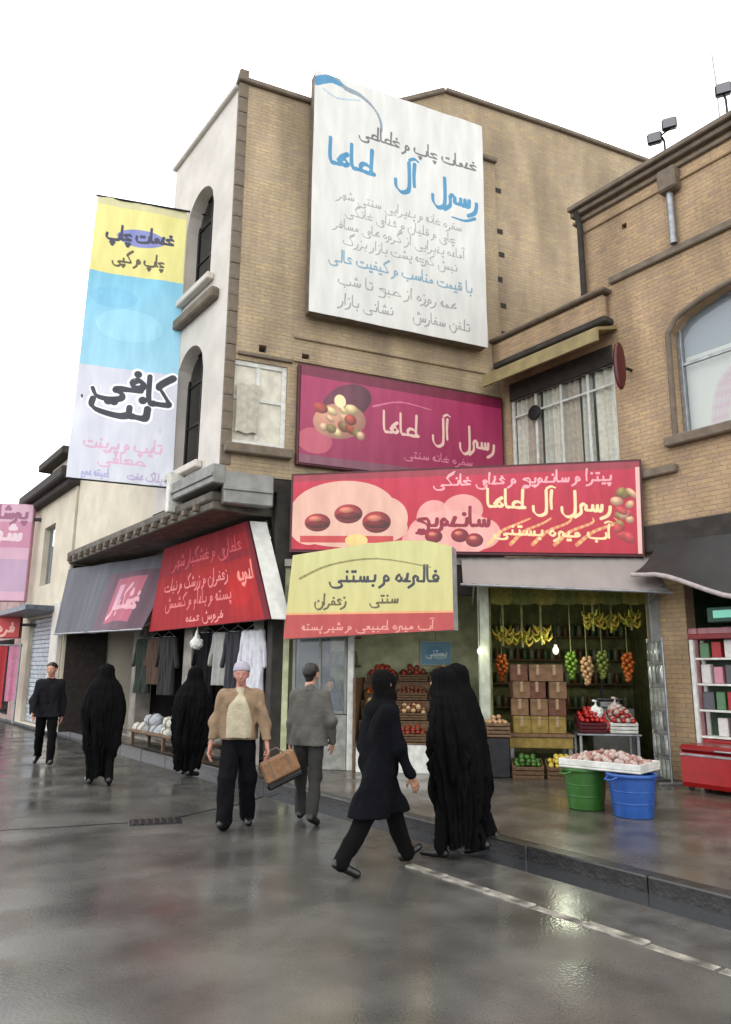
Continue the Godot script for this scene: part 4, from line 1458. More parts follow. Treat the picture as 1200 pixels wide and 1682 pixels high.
func side_street() -> void:
	var fl := frame(CORNER, AXIS_L)
	var b := thing("corniced_building", "narrow cream house down the side street with a heavy dark cornice", "building", fl)
	var mb := MB.new()
	mb.wall(-13.2, -8.55, 0.1, 6.3, [[-12.3, -9.3, 0.14, 3.0], [-11.6, -10.4, 3.9, 5.6]], 0.25, 0.05)
	mb.quad(Vector3(-8.55, 0.1, 0.05), Vector3(-8.55, 0.1, -3), Vector3(-8.55, 6.3, -3), Vector3(-8.55, 6.3, 0.05))
	part("wall", mb, mats.cream_plaster, b)
	mb = MB.new()
	mb.box(Vector3(-8.548, 0.1, -1.04), Vector3(-8.5, 4.2, -0.02))
	part("dark_side_panel", mb, mat("brown_boarding", Color(0.2, 0.17, 0.15), 0.8, 0.4, 0.9), b)
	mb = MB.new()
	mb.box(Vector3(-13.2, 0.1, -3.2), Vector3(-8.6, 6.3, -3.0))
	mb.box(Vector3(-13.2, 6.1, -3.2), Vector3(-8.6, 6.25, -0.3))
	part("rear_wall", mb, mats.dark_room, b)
	mb = MB.new()
	mb.box(Vector3(-13.3, 6.3, -0.5), Vector3(-8.5, 6.48, 0.3), 0.03)
	mb.box(Vector3(-13.35, 6.48, -0.5), Vector3(-8.45, 6.78, 0.5), 0.04)
	part("cornice", mb, mats.dark_soffit, b)
	window_in(b, -11.6, -10.4, 3.9, 5.6, -0.1, mats.grey_metal, mats.pane_glass, 2, [])
	mb = MB.new()
	for i in 24: mb.box(Vector3(-12.3, 0.16 + i * 0.118, -0.1 + 0.01 * (i % 2)), Vector3(-9.3, 0.27 + i * 0.118, -0.07 + 0.01 * (i % 2)), 0.01)
	var rs := part("roller_shutter", mb, mat("pale_shutter", Color(0.72, 0.75, 0.78), 0.5, 0.25, 1.2, 0.2), b)
	rs.set_meta("kind", "stuff")
	mb = MB.new()
	mb.box(Vector3(-9.25, 0.1, 0.051), Vector3(-8.6, 3.3, 0.2), 0.03)
	part("corner_pier", mb, mats.pale_stone, b)
	mb = MB.new()
	mb.box(Vector3(-12.9, 6.79, -1.6), Vector3(-11.2, 7.7, -0.3), 0.02)
	part("roof_cabin", mb, mats.cream_plaster, b)
	mb = MB.new()
	mb.box(Vector3(-13.5, 7.7, -1.9), Vector3(-10.7, 7.95, 0.0), 0.03)
	mb.box(Vector3(-13.2, 7.951, -1.7), Vector3(-11.1, 8.06, -0.2), 0.03)
	part("cabin_roof", mb, mats.dark_soffit, b)
	mb = MB.new()
	mb.box(Vector3(-12.7, 3.05, 0.06), Vector3(-9.1, 3.2, 0.9), 0.02)
	part("metal_canopy", mb, mat("blue_grey_metal", Color(0.4, 0.43, 0.47), 0.5, 0.3, 1.0, 0.3), b)
	# the last house in view
	var c := thing("far_building", "farthest house down the side street, behind pink shop signs", "building", fl)
	mb = MB.new()
	mb.wall(-40, -13.4, 0.1, 5.4, [[-18.5, -14.2, 0.14, 2.5], [-25, -20.2, 0.14, 2.5]], 0.3, 0.02)
	part("wall", mb, mat("pinkish_plaster", Color(0.72, 0.6, 0.58), 0.9, 0.3, 3.0), c)
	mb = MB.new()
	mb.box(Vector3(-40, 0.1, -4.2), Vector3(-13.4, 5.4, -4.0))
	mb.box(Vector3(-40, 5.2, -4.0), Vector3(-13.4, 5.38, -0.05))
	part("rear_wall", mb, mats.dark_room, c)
	mb = MB.new()
	mb.box(Vector3(-40, 5.4, -0.3), Vector3(-13.4, 5.6, 0.2), 0.03)
	part("coping", mb, mats.grey_plaster, c)

# a flat face with the print stretched over lo..hi
func panel(pts: PackedVector2Array, z: float, lo: Vector2, hi: Vector2) -> MB:
	if Geometry2D.is_polygon_clockwise(pts): pts.reverse()
	var mb := MB.new()
	for p in pts: mb.vert(Vector3(p.x, p.y, z), Vector3.BACK, Vector2((p.x - lo.x) / (hi.x - lo.x), (hi.y - p.y) / (hi.y - lo.y)))
	var ts := Geometry2D.triangulate_polygon(pts)
	for i in range(0, ts.size(), 3): mb.face(ts[i], ts[i + 1], ts[i + 2])
	return mb

func signs() -> void:
	var fa := frame(CORNER, AXIS_A)
	var fl := frame(CORNER, AXIS_L)
	var fs := shop_frame()
	var ink := Color(0.2, 0.2, 0.22)
	# --- big white banner box on the brick front
	var cv := Canvas.new(640, 850, Color(0.83, 0.83, 0.81))
	var blue := Color(0.27, 0.53, 0.68)
	var pale := Color(0.52, 0.52, 0.52)
	cv.curve([Vector2(20, 30), Vector2(70, 8), Vector2(110, 30), Vector2(160, 40), Vector2(210, 70), Vector2(236, 112), Vector2(240, 150)], 16, 5, Color(0.5, 0.56, 0.6), 0.8)
	cv.curve([Vector2(4, 40), Vector2(50, 16), Vector2(90, 22)], 16, 10, blue, 0.9)
	cv.curve([Vector2(30, 60), Vector2(80, 78), Vector2(160, 60)], 5, 2, Color(0.6, 0.7, 0.78), 0.7)
	cv.text("خدمات چاپ و خطاطی", 610, 190, 46, Color(0.42, 0.42, 0.42), 0.09, 0.95)
	cv.text("رسول", 612, 340, 84, blue, 0.1, 0.85)
	cv.text("آل", 372, 322, 84, blue, 0.1, 0.9)
	cv.text("طاها", 215, 320, 86, blue, 0.1, 0.95)
	cv.curve([Vector2(600, 380), Vector2(560, 398), Vector2(510, 396)], 6, 3, blue)
	var lines := ["سفره خانه و پذیرایی سنتی شهر", "چای و قلیان و غذای خانگی", "آماده پذیرایی از گروه های مسافر", "نبش کوچه پشت بازار بزرگ"]
	for i in 4: cv.centred(lines[i], 315, 440 + i * 52, 33, Color(0.6, 0.6, 0.59), 0.065, 1.0)
	cv.centred("با قیمت مناسب و کیفیت عالی", 320, 662, 40, Color(0.5, 0.62, 0.69), 0.085, 0.92)
	cv.centred("همه روزه از صبح تا شب", 305, 735, 37, Color(0.6, 0.6, 0.59), 0.07, 1.1)
	cv.centred("تلفن سفارش", 460, 805, 37, Color(0.58, 0.58, 0.58), 0.07, 1.0)
	cv.centred("نشانی بازار", 190, 805, 37, Color(0.58, 0.58, 0.58), 0.07, 1.0)
	cv.grime(3, 0.05)
	var o := thing("white_banner", "huge white cloth banner with blue and grey Persian lettering on the brick front", "banner", fa)
	var mb := MB.new()
	mb.box(Vector3(1.38, 7.95, 0.04), Vector3(5.12, 12.98, 0.27), 0.01)
	part("frame", mb, mats.dark_trim, o)
	part("printed_sheet", hung_sheet(3.76, 5.06, 0.03, 3), print_mat("banner_print", cv.tex()), o, Transform3D(Basis(), Vector3(1.365, 7.935, 0.295)))
	# --- tall cloth banner hanging out from the stone side
	cv = Canvas.new(320, 1040, Color(0.83, 0.84, 0.88))
	cv.rect(0, 0, 320, 290, Color(0.9, 0.87, 0.55))
	cv.rect(0, 0, 320, 30, Color(0.82, 0.8, 0.62))
	for y in range(290, 640):
		var t := (y - 290) / 350.0
		cv.rect(0, y, 320, y + 1, Color(0.5, 0.76, 0.86).lerp(Color(0.62, 0.82, 0.9), t))
	cv.ring(Vector2(150, 480), Vector2(110, 60), Color(0.66, 0.86, 0.93), 0.5)
	cv.ring(Vector2(90, 380), Vector2(80, 40), Color(0.44, 0.7, 0.85), 0.4)
	cv.ring(Vector2(165, 140), Vector2(84, 34), Color(0.5, 0.53, 0.78), 0.95)
	cv.centred("خدمات چاپ", 160, 150, 52, Color(0.25, 0.25, 0.34), 0.12, 0.8, 0.06)
	cv.centred("چاپ و کپی", 160, 238, 42, Color(0.36, 0.33, 0.24), 0.11, 0.8)
	cv.rect(0, 640, 320, 1040, Color(0.82, 0.83, 0.87))
	for pass_ in 2:
		var col := Color(0.97, 0.98, 1.0) if pass_ == 0 else Color(0.2, 0.21, 0.25)
		var rr := 0.21 if pass_ == 0 else 0.125
		cv.text("کا", 304, 752, 96, col, rr, 0.9, 0.0)
		cv.text("فی", 216, 712, 96, col, rr, 1.25, 0.0)
		cv.text("نت", 232, 812, 104, col, rr, 1.15, -0.12)
	cv.centred("تایپ و پرینت", 160, 925, 44, Color(0.84, 0.68, 0.77), 0.1, 0.85)
	cv.centred("صحافی", 160, 975, 38, Color(0.84, 0.68, 0.77), 0.1, 1.2)
	cv.centred("طبقه دوم", 85, 1024, 28, Color(0.66, 0.67, 0.82), 0.1, 0.75)
	cv.centred("پلاک هفت", 235, 1024, 28, Color(0.72, 0.66, 0.78), 0.1, 0.75)
	cv.grime(8, 0.05)
	var hang := Vector3(-3.736, 0, -13.70)
	o = thing("hanging_banner", "tall yellow, blue and white hanging banner with big black lettering", "banner", frame(hang, Vector3(0.9945, 0, -0.1045)))
	part("printed_sheet", hung_sheet(1.83, 5.85, 0.06, 6, [Vector2(-1.9, 5.14), Vector2(0.06, 5.0), Vector2(-0.0, 10.86), Vector2(-1.8, 11.08)]), print_mat("hanging_print", cv.tex()), o)
	part("top_rail", piped([Vector3(-1.83, 11.09, 0.0), Vector3(0.1, 10.86, 0.0)], 0.022), mats.dark_metal, o)
	part("bottom_rail", piped([Vector3(-1.92, 5.13, 0.0), Vector3(0.1, 4.99, 0.0)], 0.018), mats.dark_metal, o)
	for y in [10.86, 4.99]: part("bracket", piped([Vector3(0.1, y, 0), Vector3(0.5, y, -0.1)], 0.02), mats.dark_metal, o)
	# --- magenta sign
	cv = Canvas.new(900, 380, Color(0.68, 0.17, 0.38))
	for y in 380: cv.rect(0, y, 900, y + 1, Color(0.66, 0.19, 0.37).lerp(Color(0.58, 0.15, 0.31), y / 380.0))
	cv.rect(0, 0, 900, 40, Color(0.45, 0.1, 0.22))
	cv.rect(0, 348, 900, 380, Color(0.5, 0.3, 0.36))
	cv.ring(Vector2(190, 120), Vector2(110, 66), Color(0.4, 0.22, 0.28), 0.9, -0.5, 0.5)
	cv.ring(Vector2(60, 290), Vector2(70, 50), Color(0.8, 0.42, 0.45), 0.7)
	cv.ring(Vector2(160, 200), Vector2(110, 70), Color(0.82, 0.62, 0.5), 0.9, -0.2, 0.5)
	for i in 16: cv.ring(Vector2(rng.randf_range(80, 250), rng.randf_range(140, 250)), Vector2(rng.randf_range(12, 34), rng.randf_range(10, 22)), [Color(0.93, 0.85, 0.62), Color(0.7, 0.3, 0.25), Color(0.55, 0.5, 0.3), Color(0.9, 0.74, 0.6)][i % 4], 0.9, rng.randf(), 0.8)
	cv.ring(Vector2(160, 120), Vector2(24, 26), Color(0.95, 0.9, 0.7))
	var cream := Color(0.9, 0.76, 0.7)
	cv.text("رسول", 860, 226, 84, cream, 0.08, 0.8)
	cv.text("آل", 640, 210, 84, cream, 0.08, 0.85)
	cv.text("طاها", 500, 215, 84, cream, 0.08, 0.95)
	cv.centred("سفره خانه سنتی", 590, 306, 34, Color(0.82, 0.5, 0.58), 0.08, 1.3)
	cv.curve([Vector2(300, 120), Vector2(420, 84), Vector2(560, 96)], 4, 2, Color(0.85, 0.5, 0.6), 0.8)
	cv.grime(5, 0.04)
	o = thing("magenta_sign", "magenta shop sign with cream lettering and a food picture below the white banner", "sign", fa)
	mb = MB.new()
	mb.box(Vector3(1.27, 5.12, 0.02), Vector3(5.56, 7.0, 0.12), 0.012)
	part("frame", mb, mat("dark_red_frame", Color(0.33, 0.09, 0.13), 0.5, 0.2, 1.0), o)
	part("printed_face", hung_sheet(4.2, 1.8, 0.012, 4), print_mat("magenta_print", cv.tex(), 0.4), o, Transform3D(Basis(), Vector3(1.31, 5.16, 0.135)))
	# --- long red sign across the inner corner
	cv = Canvas.new(1200, 320, Color(0.72, 0.13, 0.24))
	for y in 320: cv.rect(0, y, 1200, y + 1, Color(0.75, 0.16, 0.27).lerp(Color(0.7, 0.11, 0.2), y / 320.0))
	cv.rect(0, 0, 1200, 26, Color(0.6, 0.2, 0.26))
	var beige := Color(0.86, 0.68, 0.6)
	for c in [[180, 150, 185, 120], [60, 190, 80, 110], [320, 190, 90, 90], [200, 230, 210, 80]]: cv.ring(Vector2(c[0], c[1]), Vector2(c[2], c[3]), beige)
	for c in [[90, 205, 46, 38], [200, 170, 50, 40], [300, 205, 50, 44]]:
		cv.ring(Vector2(c[0], c[1]), Vector2(c[2], c[3]), Color(0.66, 0.2, 0.22), 1.0, 0.0, 0.9)
		cv.ring(Vector2(c[0], c[1] + 8), Vector2(c[2] * 0.9, c[3] * 0.4), Color(0.45, 0.12, 0.12), 1.0, 0.0, 0.9)
		cv.ring(Vector2(c[0] - 8, c[1] - 16), Vector2(c[2] * 0.5, c[3] * 0.3), Color(0.85, 0.5, 0.4), 1.0, 0.0, 0.6)
	cv.rect(30, 262, 360, 290, Color(0.75, 0.26, 0.26))
	cv.ring(Vector2(230, 280), Vector2(40, 26), Color(0.9, 0.78, 0.5))
	for c in [[560, 250, 150, 90], [500, 190, 60, 70], [600, 160, 70, 60], [470, 280, 80, 60], [660, 250, 70, 60]]: cv.ring(Vector2(c[0], c[1]), Vector2(c[2], c[3]), Color(0.9, 0.66, 0.62), 0.92)
	cv.centred("ساندویچ", 560, 220, 70, Color(0.55, 0.12, 0.2), 0.11, 1.0)
	for c in [[500, 262], [590, 258], [640, 276]]:
		cv.ring(Vector2(c[0], c[1]), Vector2(30, 26), Color(0.6, 0.14, 0.2), 1.0, 0.0, 0.8)
		cv.ring(Vector2(c[0] - 4, c[1] - 8), Vector2(14, 8), Color(0.85, 0.5, 0.4), 1.0, 0.0, 0.6)
	cv.centred("پیتزا و ساندویچ و غذای خانگی", 800, 62, 42, Color(0.93, 0.66, 0.68), 0.1, 1.05)
	cv.centred("رسول آل طاها", 890, 160, 66, Color(0.93, 0.86, 0.66), 0.1, 1.0, -0.06)
	for i in 5: cv.curve([Vector2(690 + i * 74, 290), Vector2(730 + i * 78, 244), Vector2(790 + i * 82, 214), Vector2(830 + i * 70, 196)], 7, 3, Color(0.93, 0.8, 0.5), 0.6)
	cv.centred("آب میوه بستنی", 900, 258, 46, Color(0.95, 0.85, 0.62), 0.11, 1.2, -0.04)
	for i in 14: cv.ring(Vector2(rng.randf_range(1120, 1172), rng.randf_range(90, 270)), Vector2(rng.randf_range(12, 26), rng.randf_range(10, 20)), [Color(0.9, 0.8, 0.6), Color(0.8, 0.3, 0.3), Color(0.6, 0.55, 0.3)][i % 3], 0.85, rng.randf(), 0.8)
	cv.rect(1186, 20, 1200, 320, Color(0.9, 0.72, 0.68))
	cv.grime(6, 0.05)
	o = thing("long_red_sign", "long red sign with cream bubbles and food pictures spanning both shops", "sign", fs)
	var quad4 := [Vector2(0.04, 3.6), Vector2(5.68, 3.48), Vector2(5.73, 5.0), Vector2(0.04, 4.86)]
	mb = MB.new()
	mb.prism(PackedVector2Array([Vector2(0.0, 3.56), Vector2(5.72, 3.44), Vector2(5.77, 5.04), Vector2(0.0, 4.9)]), 0.0, 0.12)
	part("frame", mb, mats.dark_red_frame, o)
	part("printed_face", hung_sheet(1, 1, 0.012, 9, quad4), print_mat("long_red_print", cv.tex(), 0.4), o, Transform3D(Basis(), Vector3(0, 0, 0.137)))
	for x in [0.6, 2.9, 5.2]: part("stay_bar", boxed(Vector3(x - 0.02, 4.4, -0.6), Vector3(x + 0.02, 4.44, -0.002), 0.004), mats.dark_metal, o)
	# --- yellow light box
	cv = Canvas.new(640, 400, Color(0.8, 0.77, 0.47))
	for y in 400: cv.rect(0, y, 640, y + 1, Color(0.77, 0.76, 0.52).lerp(Color(0.78, 0.74, 0.48), y / 400.0))
	cv.rect(0, 304, 640, 400, Color(0.68, 0.26, 0.25))
	cv.rect(0, 296, 640, 304, Color(0.86, 0.62, 0.42))
	cv.text("فالوده و بستنی", 590, 186, 60, ink, 0.095, 1.0, -0.03)
	cv.text("سنتی", 440, 262, 42, Color(0.36, 0.33, 0.2), 0.1, 1.0)
	cv.text("زعفران", 245, 266, 42, Color(0.36, 0.33, 0.2), 0.1, 1.0)
	cv.curve([Vector2(60, 160), Vector2(180, 110), Vector2(360, 92), Vector2(560, 132)], 5, 3, Color(0.45, 0.42, 0.22), 0.7)
	cv.centred("آب میوه طبیعی و شیر پسته", 320, 362, 32, Color(0.85, 0.6, 0.54), 0.08, 1.25)
	cv.grime(7, 0.04)
	var fy := frame(Vector3(-1.262, 0, -11.731), Vector3(0.951, 0, 0.309))
	var outline := PackedVector2Array([Vector2(0, 2.11), Vector2(2.69, 2.23), Vector2(2.68, 3.46), Vector2(2.3, 3.56), Vector2(1.9, 3.58), Vector2(1.3, 3.55), Vector2(0.12, 3.42)])
	o = thing("yellow_sign", "yellow light-box sign with black lettering and a red foot strip", "sign", fy)
	mb = MB.new()
	mb.prism(outline, -0.34, 0.0)
	part("case", mb, mat("sign_case", Color(0.72, 0.73, 0.74), 0.45, 0.25, 0.8, 0.1), o)
	part("printed_face", panel(outline, 0.004, Vector2(0, 2.1), Vector2(2.69, 3.68)), print_mat("yellow_print", cv.tex(), 0.35), o)
	for x in [0.5, 2.2]: part("bracket", boxed(Vector3(x - 0.025, 3.0, -1.0), Vector3(x + 0.025, 3.06, -0.342), 0.005), mats.dark_metal, o)
	# --- red splayed sign of the side street
	cv = Canvas.new(900, 330, Color(0.6, 0.09, 0.12))
	cv.rect(0, 0, 900, 120, Color(0.53, 0.09, 0.14))
	for i in 8: cv.ring(Vector2(rng.randf_range(150, 850), rng.randf_range(20, 300)), Vector2(140, 30), Color(0.66, 0.11, 0.11), 0.5)
	cv.rect(868, 0, 900, 330, Color(0.42, 0.08, 0.14))
	cv.ring(Vector2(740, 220), Vector2(90, 60), Color(0.72, 0.1, 0.1), 0.8)
	cv.centred("عطاری و خشکبار شهر", 480, 86, 50, Color(0.78, 0.32, 0.36), 0.08, 1.35)
	cv.centred("زعفران و زرشک و نبات", 380, 176, 44, Color(0.86, 0.52, 0.52), 0.09, 1.25)
	cv.centred("پسته و بادام و کشمش", 400, 244, 44, Color(0.84, 0.46, 0.46), 0.09, 1.3)
	cv.centred("ادویه", 800, 190, 56, Color(0.9, 0.55, 0.5), 0.1, 1.0)
	cv.centred("فروش عمده", 470, 306, 34, Color(0.88, 0.58, 0.56), 0.09, 1.6)
	cv.grime(9, 0.05)
	o = thing("red_side_sign", "deep red splayed shop sign with pale lettering and a white end board", "sign", fl)
	var c4 := [Vector2(-4.4, 2.4), Vector2(0.78, 2.42), Vector2(-0.1, 4.12), Vector2(-3.86, 4.1)]
	mb = MB.new()
	mb.prism(PackedVector2Array(c4), -0.7, -0.615)
	part("board", mb, mats.dark_red_frame, o)
	part("printed_face", hung_sheet(1, 1, 0.012, 10, c4), print_mat("red_side_print", cv.tex(), 0.85), o, Transform3D(Basis(), Vector3(0, 0, -0.598)))
	mb = MB.new()
	mb.box(Vector3(0, 0, -0.02), Vector3(0.3, 1.92, 0.0), 0.006, Transform3D(Basis(Vector3(0.25, 0, -0.968), Vector3(-0.46, 0.888, 0), Vector3(0.86, 0.445, 0.222)), Vector3(0.79, 2.42, -0.62)))
	part("end_board", mb, mats.white_paint, o)
	# --- grey tarpaulin with a pink panel next to it
	cv = Canvas.new(640, 170, Color(0.36, 0.36, 0.39))
	for x in range(300, 640): cv.rect(x, 30, x + 1, 170, Color(0.42, 0.33, 0.38).lerp(Color(0.32, 0.2, 0.25), (x - 300) / 340.0))
	cv.rect(350, 44, 520, 150, Color(0.66, 0.35, 0.42))
	cv.rect(372, 60, 404, 120, Color(0.76, 0.6, 0.68))
	cv.centred("خشکبار", 445, 116, 50, Color(0.82, 0.62, 0.66), 0.12, 1.0)
	cv.rect(584, 4, 640, 50, Color(0.6, 0.73, 0.86))
	cv.grime(12, 0.05)
	o = thing("grey_awning", "grey and plum tarpaulin awning with a pink panel beside the red sign", "awning", fl)
	mb = MB.new()
	for s in [1, -1]:
		var rows := []
		for j in 9:
			var row := []
			for i in 31:
				var u := i / 30.0
				var v := j / 8.0
				row.append(Vector3(lerpf(-8.45, lerpf(-4.42, -3.9, v), u), lerpf(2.45, 4.08, v) - 0.06 * sin(u * PI * 5.0) * (1 - v) * 0.6, lerpf(lerpf(0.3, -0.45, u), lerpf(0.1, -1.0, u), v) + 0.025 * sin(u * 19.0) + s * 0.003))
			if s < 0: row.reverse()
			rows.append(row)
		mb.sheet(rows)
	part("printed_canvas", mb, print_mat("awning_print", cv.tex(), 0.7), o)
	part("front_rail", piped([Vector3(-8.45, 2.45, 0.3), Vector3(-4.42, 2.45, -0.45)], 0.025), mats.galvanised, o)
	for x in [-8.0, -6.4, -4.5]: part("stay_bar", piped([Vector3(x, 2.45, lerpf(-0.45, 0.3, (-4.42 - x) / 4.9)), Vector3(x, 2.9, -1.05)], 0.018), mats.galvanised, o)
	# --- signs of the far shops
	cv = Canvas.new(160, 330, Color(0.85, 0.69, 0.76))  # print colours lightened to paint in the haze of distance
	cv.rect(0, 60, 160, 150, Color(0.8, 0.56, 0.66))
	cv.centred("پوشاک", 80, 46, 50, Color(0.62, 0.4, 0.5), 0.11, 0.8)
	cv.centred("شهر", 80, 120, 60, Color(0.92, 0.82, 0.85), 0.12, 1.0)
	cv.rect(0, 190, 160, 300, Color(0.76, 0.64, 0.74))
	cv.grime(13, 0.04)
	var far := frame(Vector3(-10.42, 0, -21.6), Vector3(0.99, 0, -0.1))
	o = thing("pink_hanging_sign", "pink hanging shop sign at the far end of the side street", "sign", far)
	part("case", boxed(Vector3(-1.2, 3.5, -0.2), Vector3(0.55, 6.4, 0.0), 0.02), mat("pink_case", Color(0.76, 0.55, 0.63), 0.5, 0.2, 1.0), o)
	mb = MB.new()
	mb.quad(Vector3(-1.17, 3.53, 0.005), Vector3(0.52, 3.53, 0.005), Vector3(0.52, 6.37, 0.005), Vector3(-1.17, 6.37, 0.005))
	part("printed_face", mb, print_mat("hazed_pink_print", cv.tex()), o)
	part("bracket", boxed(Vector3(0.55, 5.9, -0.12), Vector3(1.0, 6.0, -0.05), 0.01), mats.dark_metal, o)
	cv = Canvas.new(200, 60, Color(0.75, 0.25, 0.24))
	cv.centred("فروشگاه", 100, 42, 34, Color(0.92, 0.7, 0.66), 0.12, 1.3)
	o = thing("red_hanging_sign", "small red sign under the pink one at the far end of the street", "sign", far)
	part("case", boxed(Vector3(-1.1, 2.45, -0.18), Vector3(0.5, 3.1, 0.0), 0.02), mats.dark_red_frame, o)
	mb = MB.new()
	mb.quad(Vector3(-1.08, 2.47, 0.005), Vector3(0.48, 2.47, 0.005), Vector3(0.48, 3.08, 0.005), Vector3(-1.08, 3.08, 0.005))
	part("printed_face", mb, print_mat("red_far_print", cv.tex()), o)
	part("bracket", boxed(Vector3(0.5, 2.8, -0.12), Vector3(1.0, 2.88, -0.05), 0.01), mats.dark_metal, o)
	o = thing("cloth_stall", "far street stall hung with red and pink cloths", "stall", far)
	part("post", piped([Vector3(-1.2, 0.1, 0.1), Vector3(-1.2, 2.3, 0.1)], 0.03), mats.galvanised, o)
	part("post", piped([Vector3(0.6, 0.1, 0.1), Vector3(0.6, 2.3, 0.1)], 0.03), mats.galvanised, o)
	part("rail", piped([Vector3(-1.25, 2.25, 0.1), Vector3(0.65, 2.25, 0.1)], 0.025), mats.galvanised, o)
	for i in 5:
		var rows := []
		for j in 7:
			var row := []
			for k in 9: row.append(Vector3(-1.15 + i * 0.36 + k * 0.04, 0.5 + (i % 3) * 0.2 + j * (0.29 - (i % 3) * 0.033), 0.1 + 0.03 * sin(k * 1.4 + i) * (1 - j / 8.0)))
			rows.append(row)
		mb = MB.new()
		mb.sheet(rows)
		part("hung_cloth", mb, cloth_mat("stall_cloth%d" % (i % 3), [Color(0.68, 0.2, 0.22), Color(0.8, 0.52, 0.62), Color(0.6, 0.28, 0.34)][i % 3]), o)

func shop_frame() -> Transform3D:
	return frame(Vector3(-1.25, 0, -12.35), Vector3(0.9945, 0, 0.1047))

func corner_shops() -> void:
	var fs := shop_frame()
	var b := thing("corner_shops", "single-storey shop front with two open bays across the inner corner", "building", fs)
	var mb := MB.new()
	mb.box(Vector3(-0.1, 3.34, -3.3), Vector3(6.3, 3.46, -0.01))
	part("ceiling", mb, mats.grey_plaster, b)
	mb = MB.new()
	mb.box(Vector3(0.02, 2.85, -0.14), Vector3(3.1, 3.33, -0.03), 0.01)
	part("fascia", mb, mats.dark_soffit, b)
	mb = MB.new()
	mb.box(Vector3(0.0, 0.1, -1.52), Vector3(3.16, 3.33, -1.42))
	part("pale_back_wall", mb, mats.pale_green_paint, b)
	mb = MB.new()
	mb.box(Vector3(3.24, 0.1, -3.3), Vector3(6.3, 3.33, -3.2))
	mb.box(Vector3(6.2, 0.1, -3.19), Vector3(6.3, 3.33, -0.1))
	mb.box(Vector3(3.25, 0.1, -3.19), Vector3(3.3, 3.33, -0.1))
	part("olive_wall", mb, mats.olive_wall, b)
	mb = MB.new()
	mb.box(Vector3(3.17, 0.1, -3.3), Vector3(3.243, 3.33, -0.1))
	part("party_wall", mb, mats.pale_green_paint, b)
	mb = MB.new()
	mb.box(Vector3(-0.1, 0.1, -3.2), Vector3(-0.002, 3.33, -0.1))
	part("party_wall", mb, mats.pale_green_paint, b)
	mb = MB.new()
	mb.box(Vector3(3.08, 0.1, -0.08), Vector3(3.26, 3.33, 0.1), 0.02)
	part("pale_post", mb, mat("pale_post_paint", Color(0.74, 0.76, 0.68), 0.45, 0.25, 0.9), b)
	mb = MB.new()
	mb.box(Vector3(5.74, 0.1, -0.1), Vector3(5.92, 3.4, 0.08), 0.02)
	part("end_post", mb, mats.grey_metal, b)
	# sheet canopy under the long sign
	var o := thing("sheet_canopy", "pale grey sheet canopy under the long red sign", "canopy", fs)
	mb = MB.new()
	for s in [1, -1]:
		var rows := []
		for j in 6:
			var row := []
			for i in 41:
				var u := i / 40.0
				var v := j / 5.0
				row.append(Vector3(lerpf(2.84, 5.85, u), lerpf(lerpf(2.95, 2.82, u), 3.44, v) + 0.008 * sin(u * 150.0), lerpf(0.8, 0.02, v) + s * 0.003))
			if s < 0: row.reverse()
			rows.append(row)
		mb.sheet(rows)
	part("corrugated_sheet", mb, mat("canopy_sheet", Color(0.6, 0.575, 0.56), 0.6, 0.12, 2.0, 0.0), o)
	part("front_rail", piped([Vector3(2.8, 2.93, 0.81), Vector3(5.9, 2.8, 0.81)], 0.022), mats.galvanised, o)
	for x in [3.0, 5.75]: part("stay_bar", piped([Vector3(x, 2.92, 0.8), Vector3(x, 2.7, 0.0)], 0.015), mats.galvanised, o)

func crate(at: Transform3D, w: float, d: float, h: float, m: Material, label: String, fruit_name: String, fc: Array, fr: float, group: String, heap := 0.06) -> Node3D:
	var o := thing("fruit_crate", label, "crate", at, group)
	for s in [-1, 1]:
		for k in 3:
			var y := h * (0.08 + k * 0.34)
			part("slat", boxed(Vector3(-w / 2, y, s * d / 2 - 0.006), Vector3(w / 2, y + h * 0.24, s * d / 2 + 0.006), 0.003), m, o)
			part("slat", boxed(Vector3(s * w / 2 - 0.006, y, -d / 2 + 0.007), Vector3(s * w / 2 + 0.006, y + h * 0.24, d / 2 - 0.007), 0.003), m, o)
	for a in [-1, 1]:
		for c in [-1, 1]:
			part("corner_post", boxed(Vector3(a * (w / 2 - 0.02) - 0.012, 0, c * (d / 2 - 0.02) - 0.012), Vector3(a * (w / 2 - 0.02) + 0.012, h * 1.05, c * (d / 2 - 0.02) + 0.012), 0.003), m, o)
	part("bottom", boxed(Vector3(-w / 2 + 0.008, 0.005, -d / 2 + 0.008), Vector3(w / 2 - 0.008, 0.02, d / 2 - 0.008)), m, o)
	for t in fc.size():
		var mb := MB.new()
		var nx := int(w / (fr * 1.85))
		var nz := int(d / (fr * 1.85))
		for i in nx:
			for k in nz:
				for l in 2:
					if (i * 7 + k * 3 + l) % fc.size() != t: continue
					var dx := (i + 0.5) / nx - 0.5
					var dz := (k + 0.5) / nz - 0.5
					if l == 1 and maxf(absf(dx), absf(dz)) > 0.36: continue
					var y := h * 0.8 + heap * (1 - 3.0 * maxf(dx * dx, dz * dz)) + l * fr * 1.2
					var r := fr * rng.randf_range(0.88, 1.1)
					mb.ball(Vector3(dx * (w - fr) + rng.randf_range(-1, 1) * fr * 0.25, y + rng.randf_range(-0.3, 0.3) * fr, dz * (d - fr) + rng.randf_range(-1, 1) * fr * 0.25), Vector3(r, r * rng.randf_range(0.86, 1.0), r), 8)
		part(fruit_name, mb, fc[t], o).set_meta("kind", "stuff")
	return o

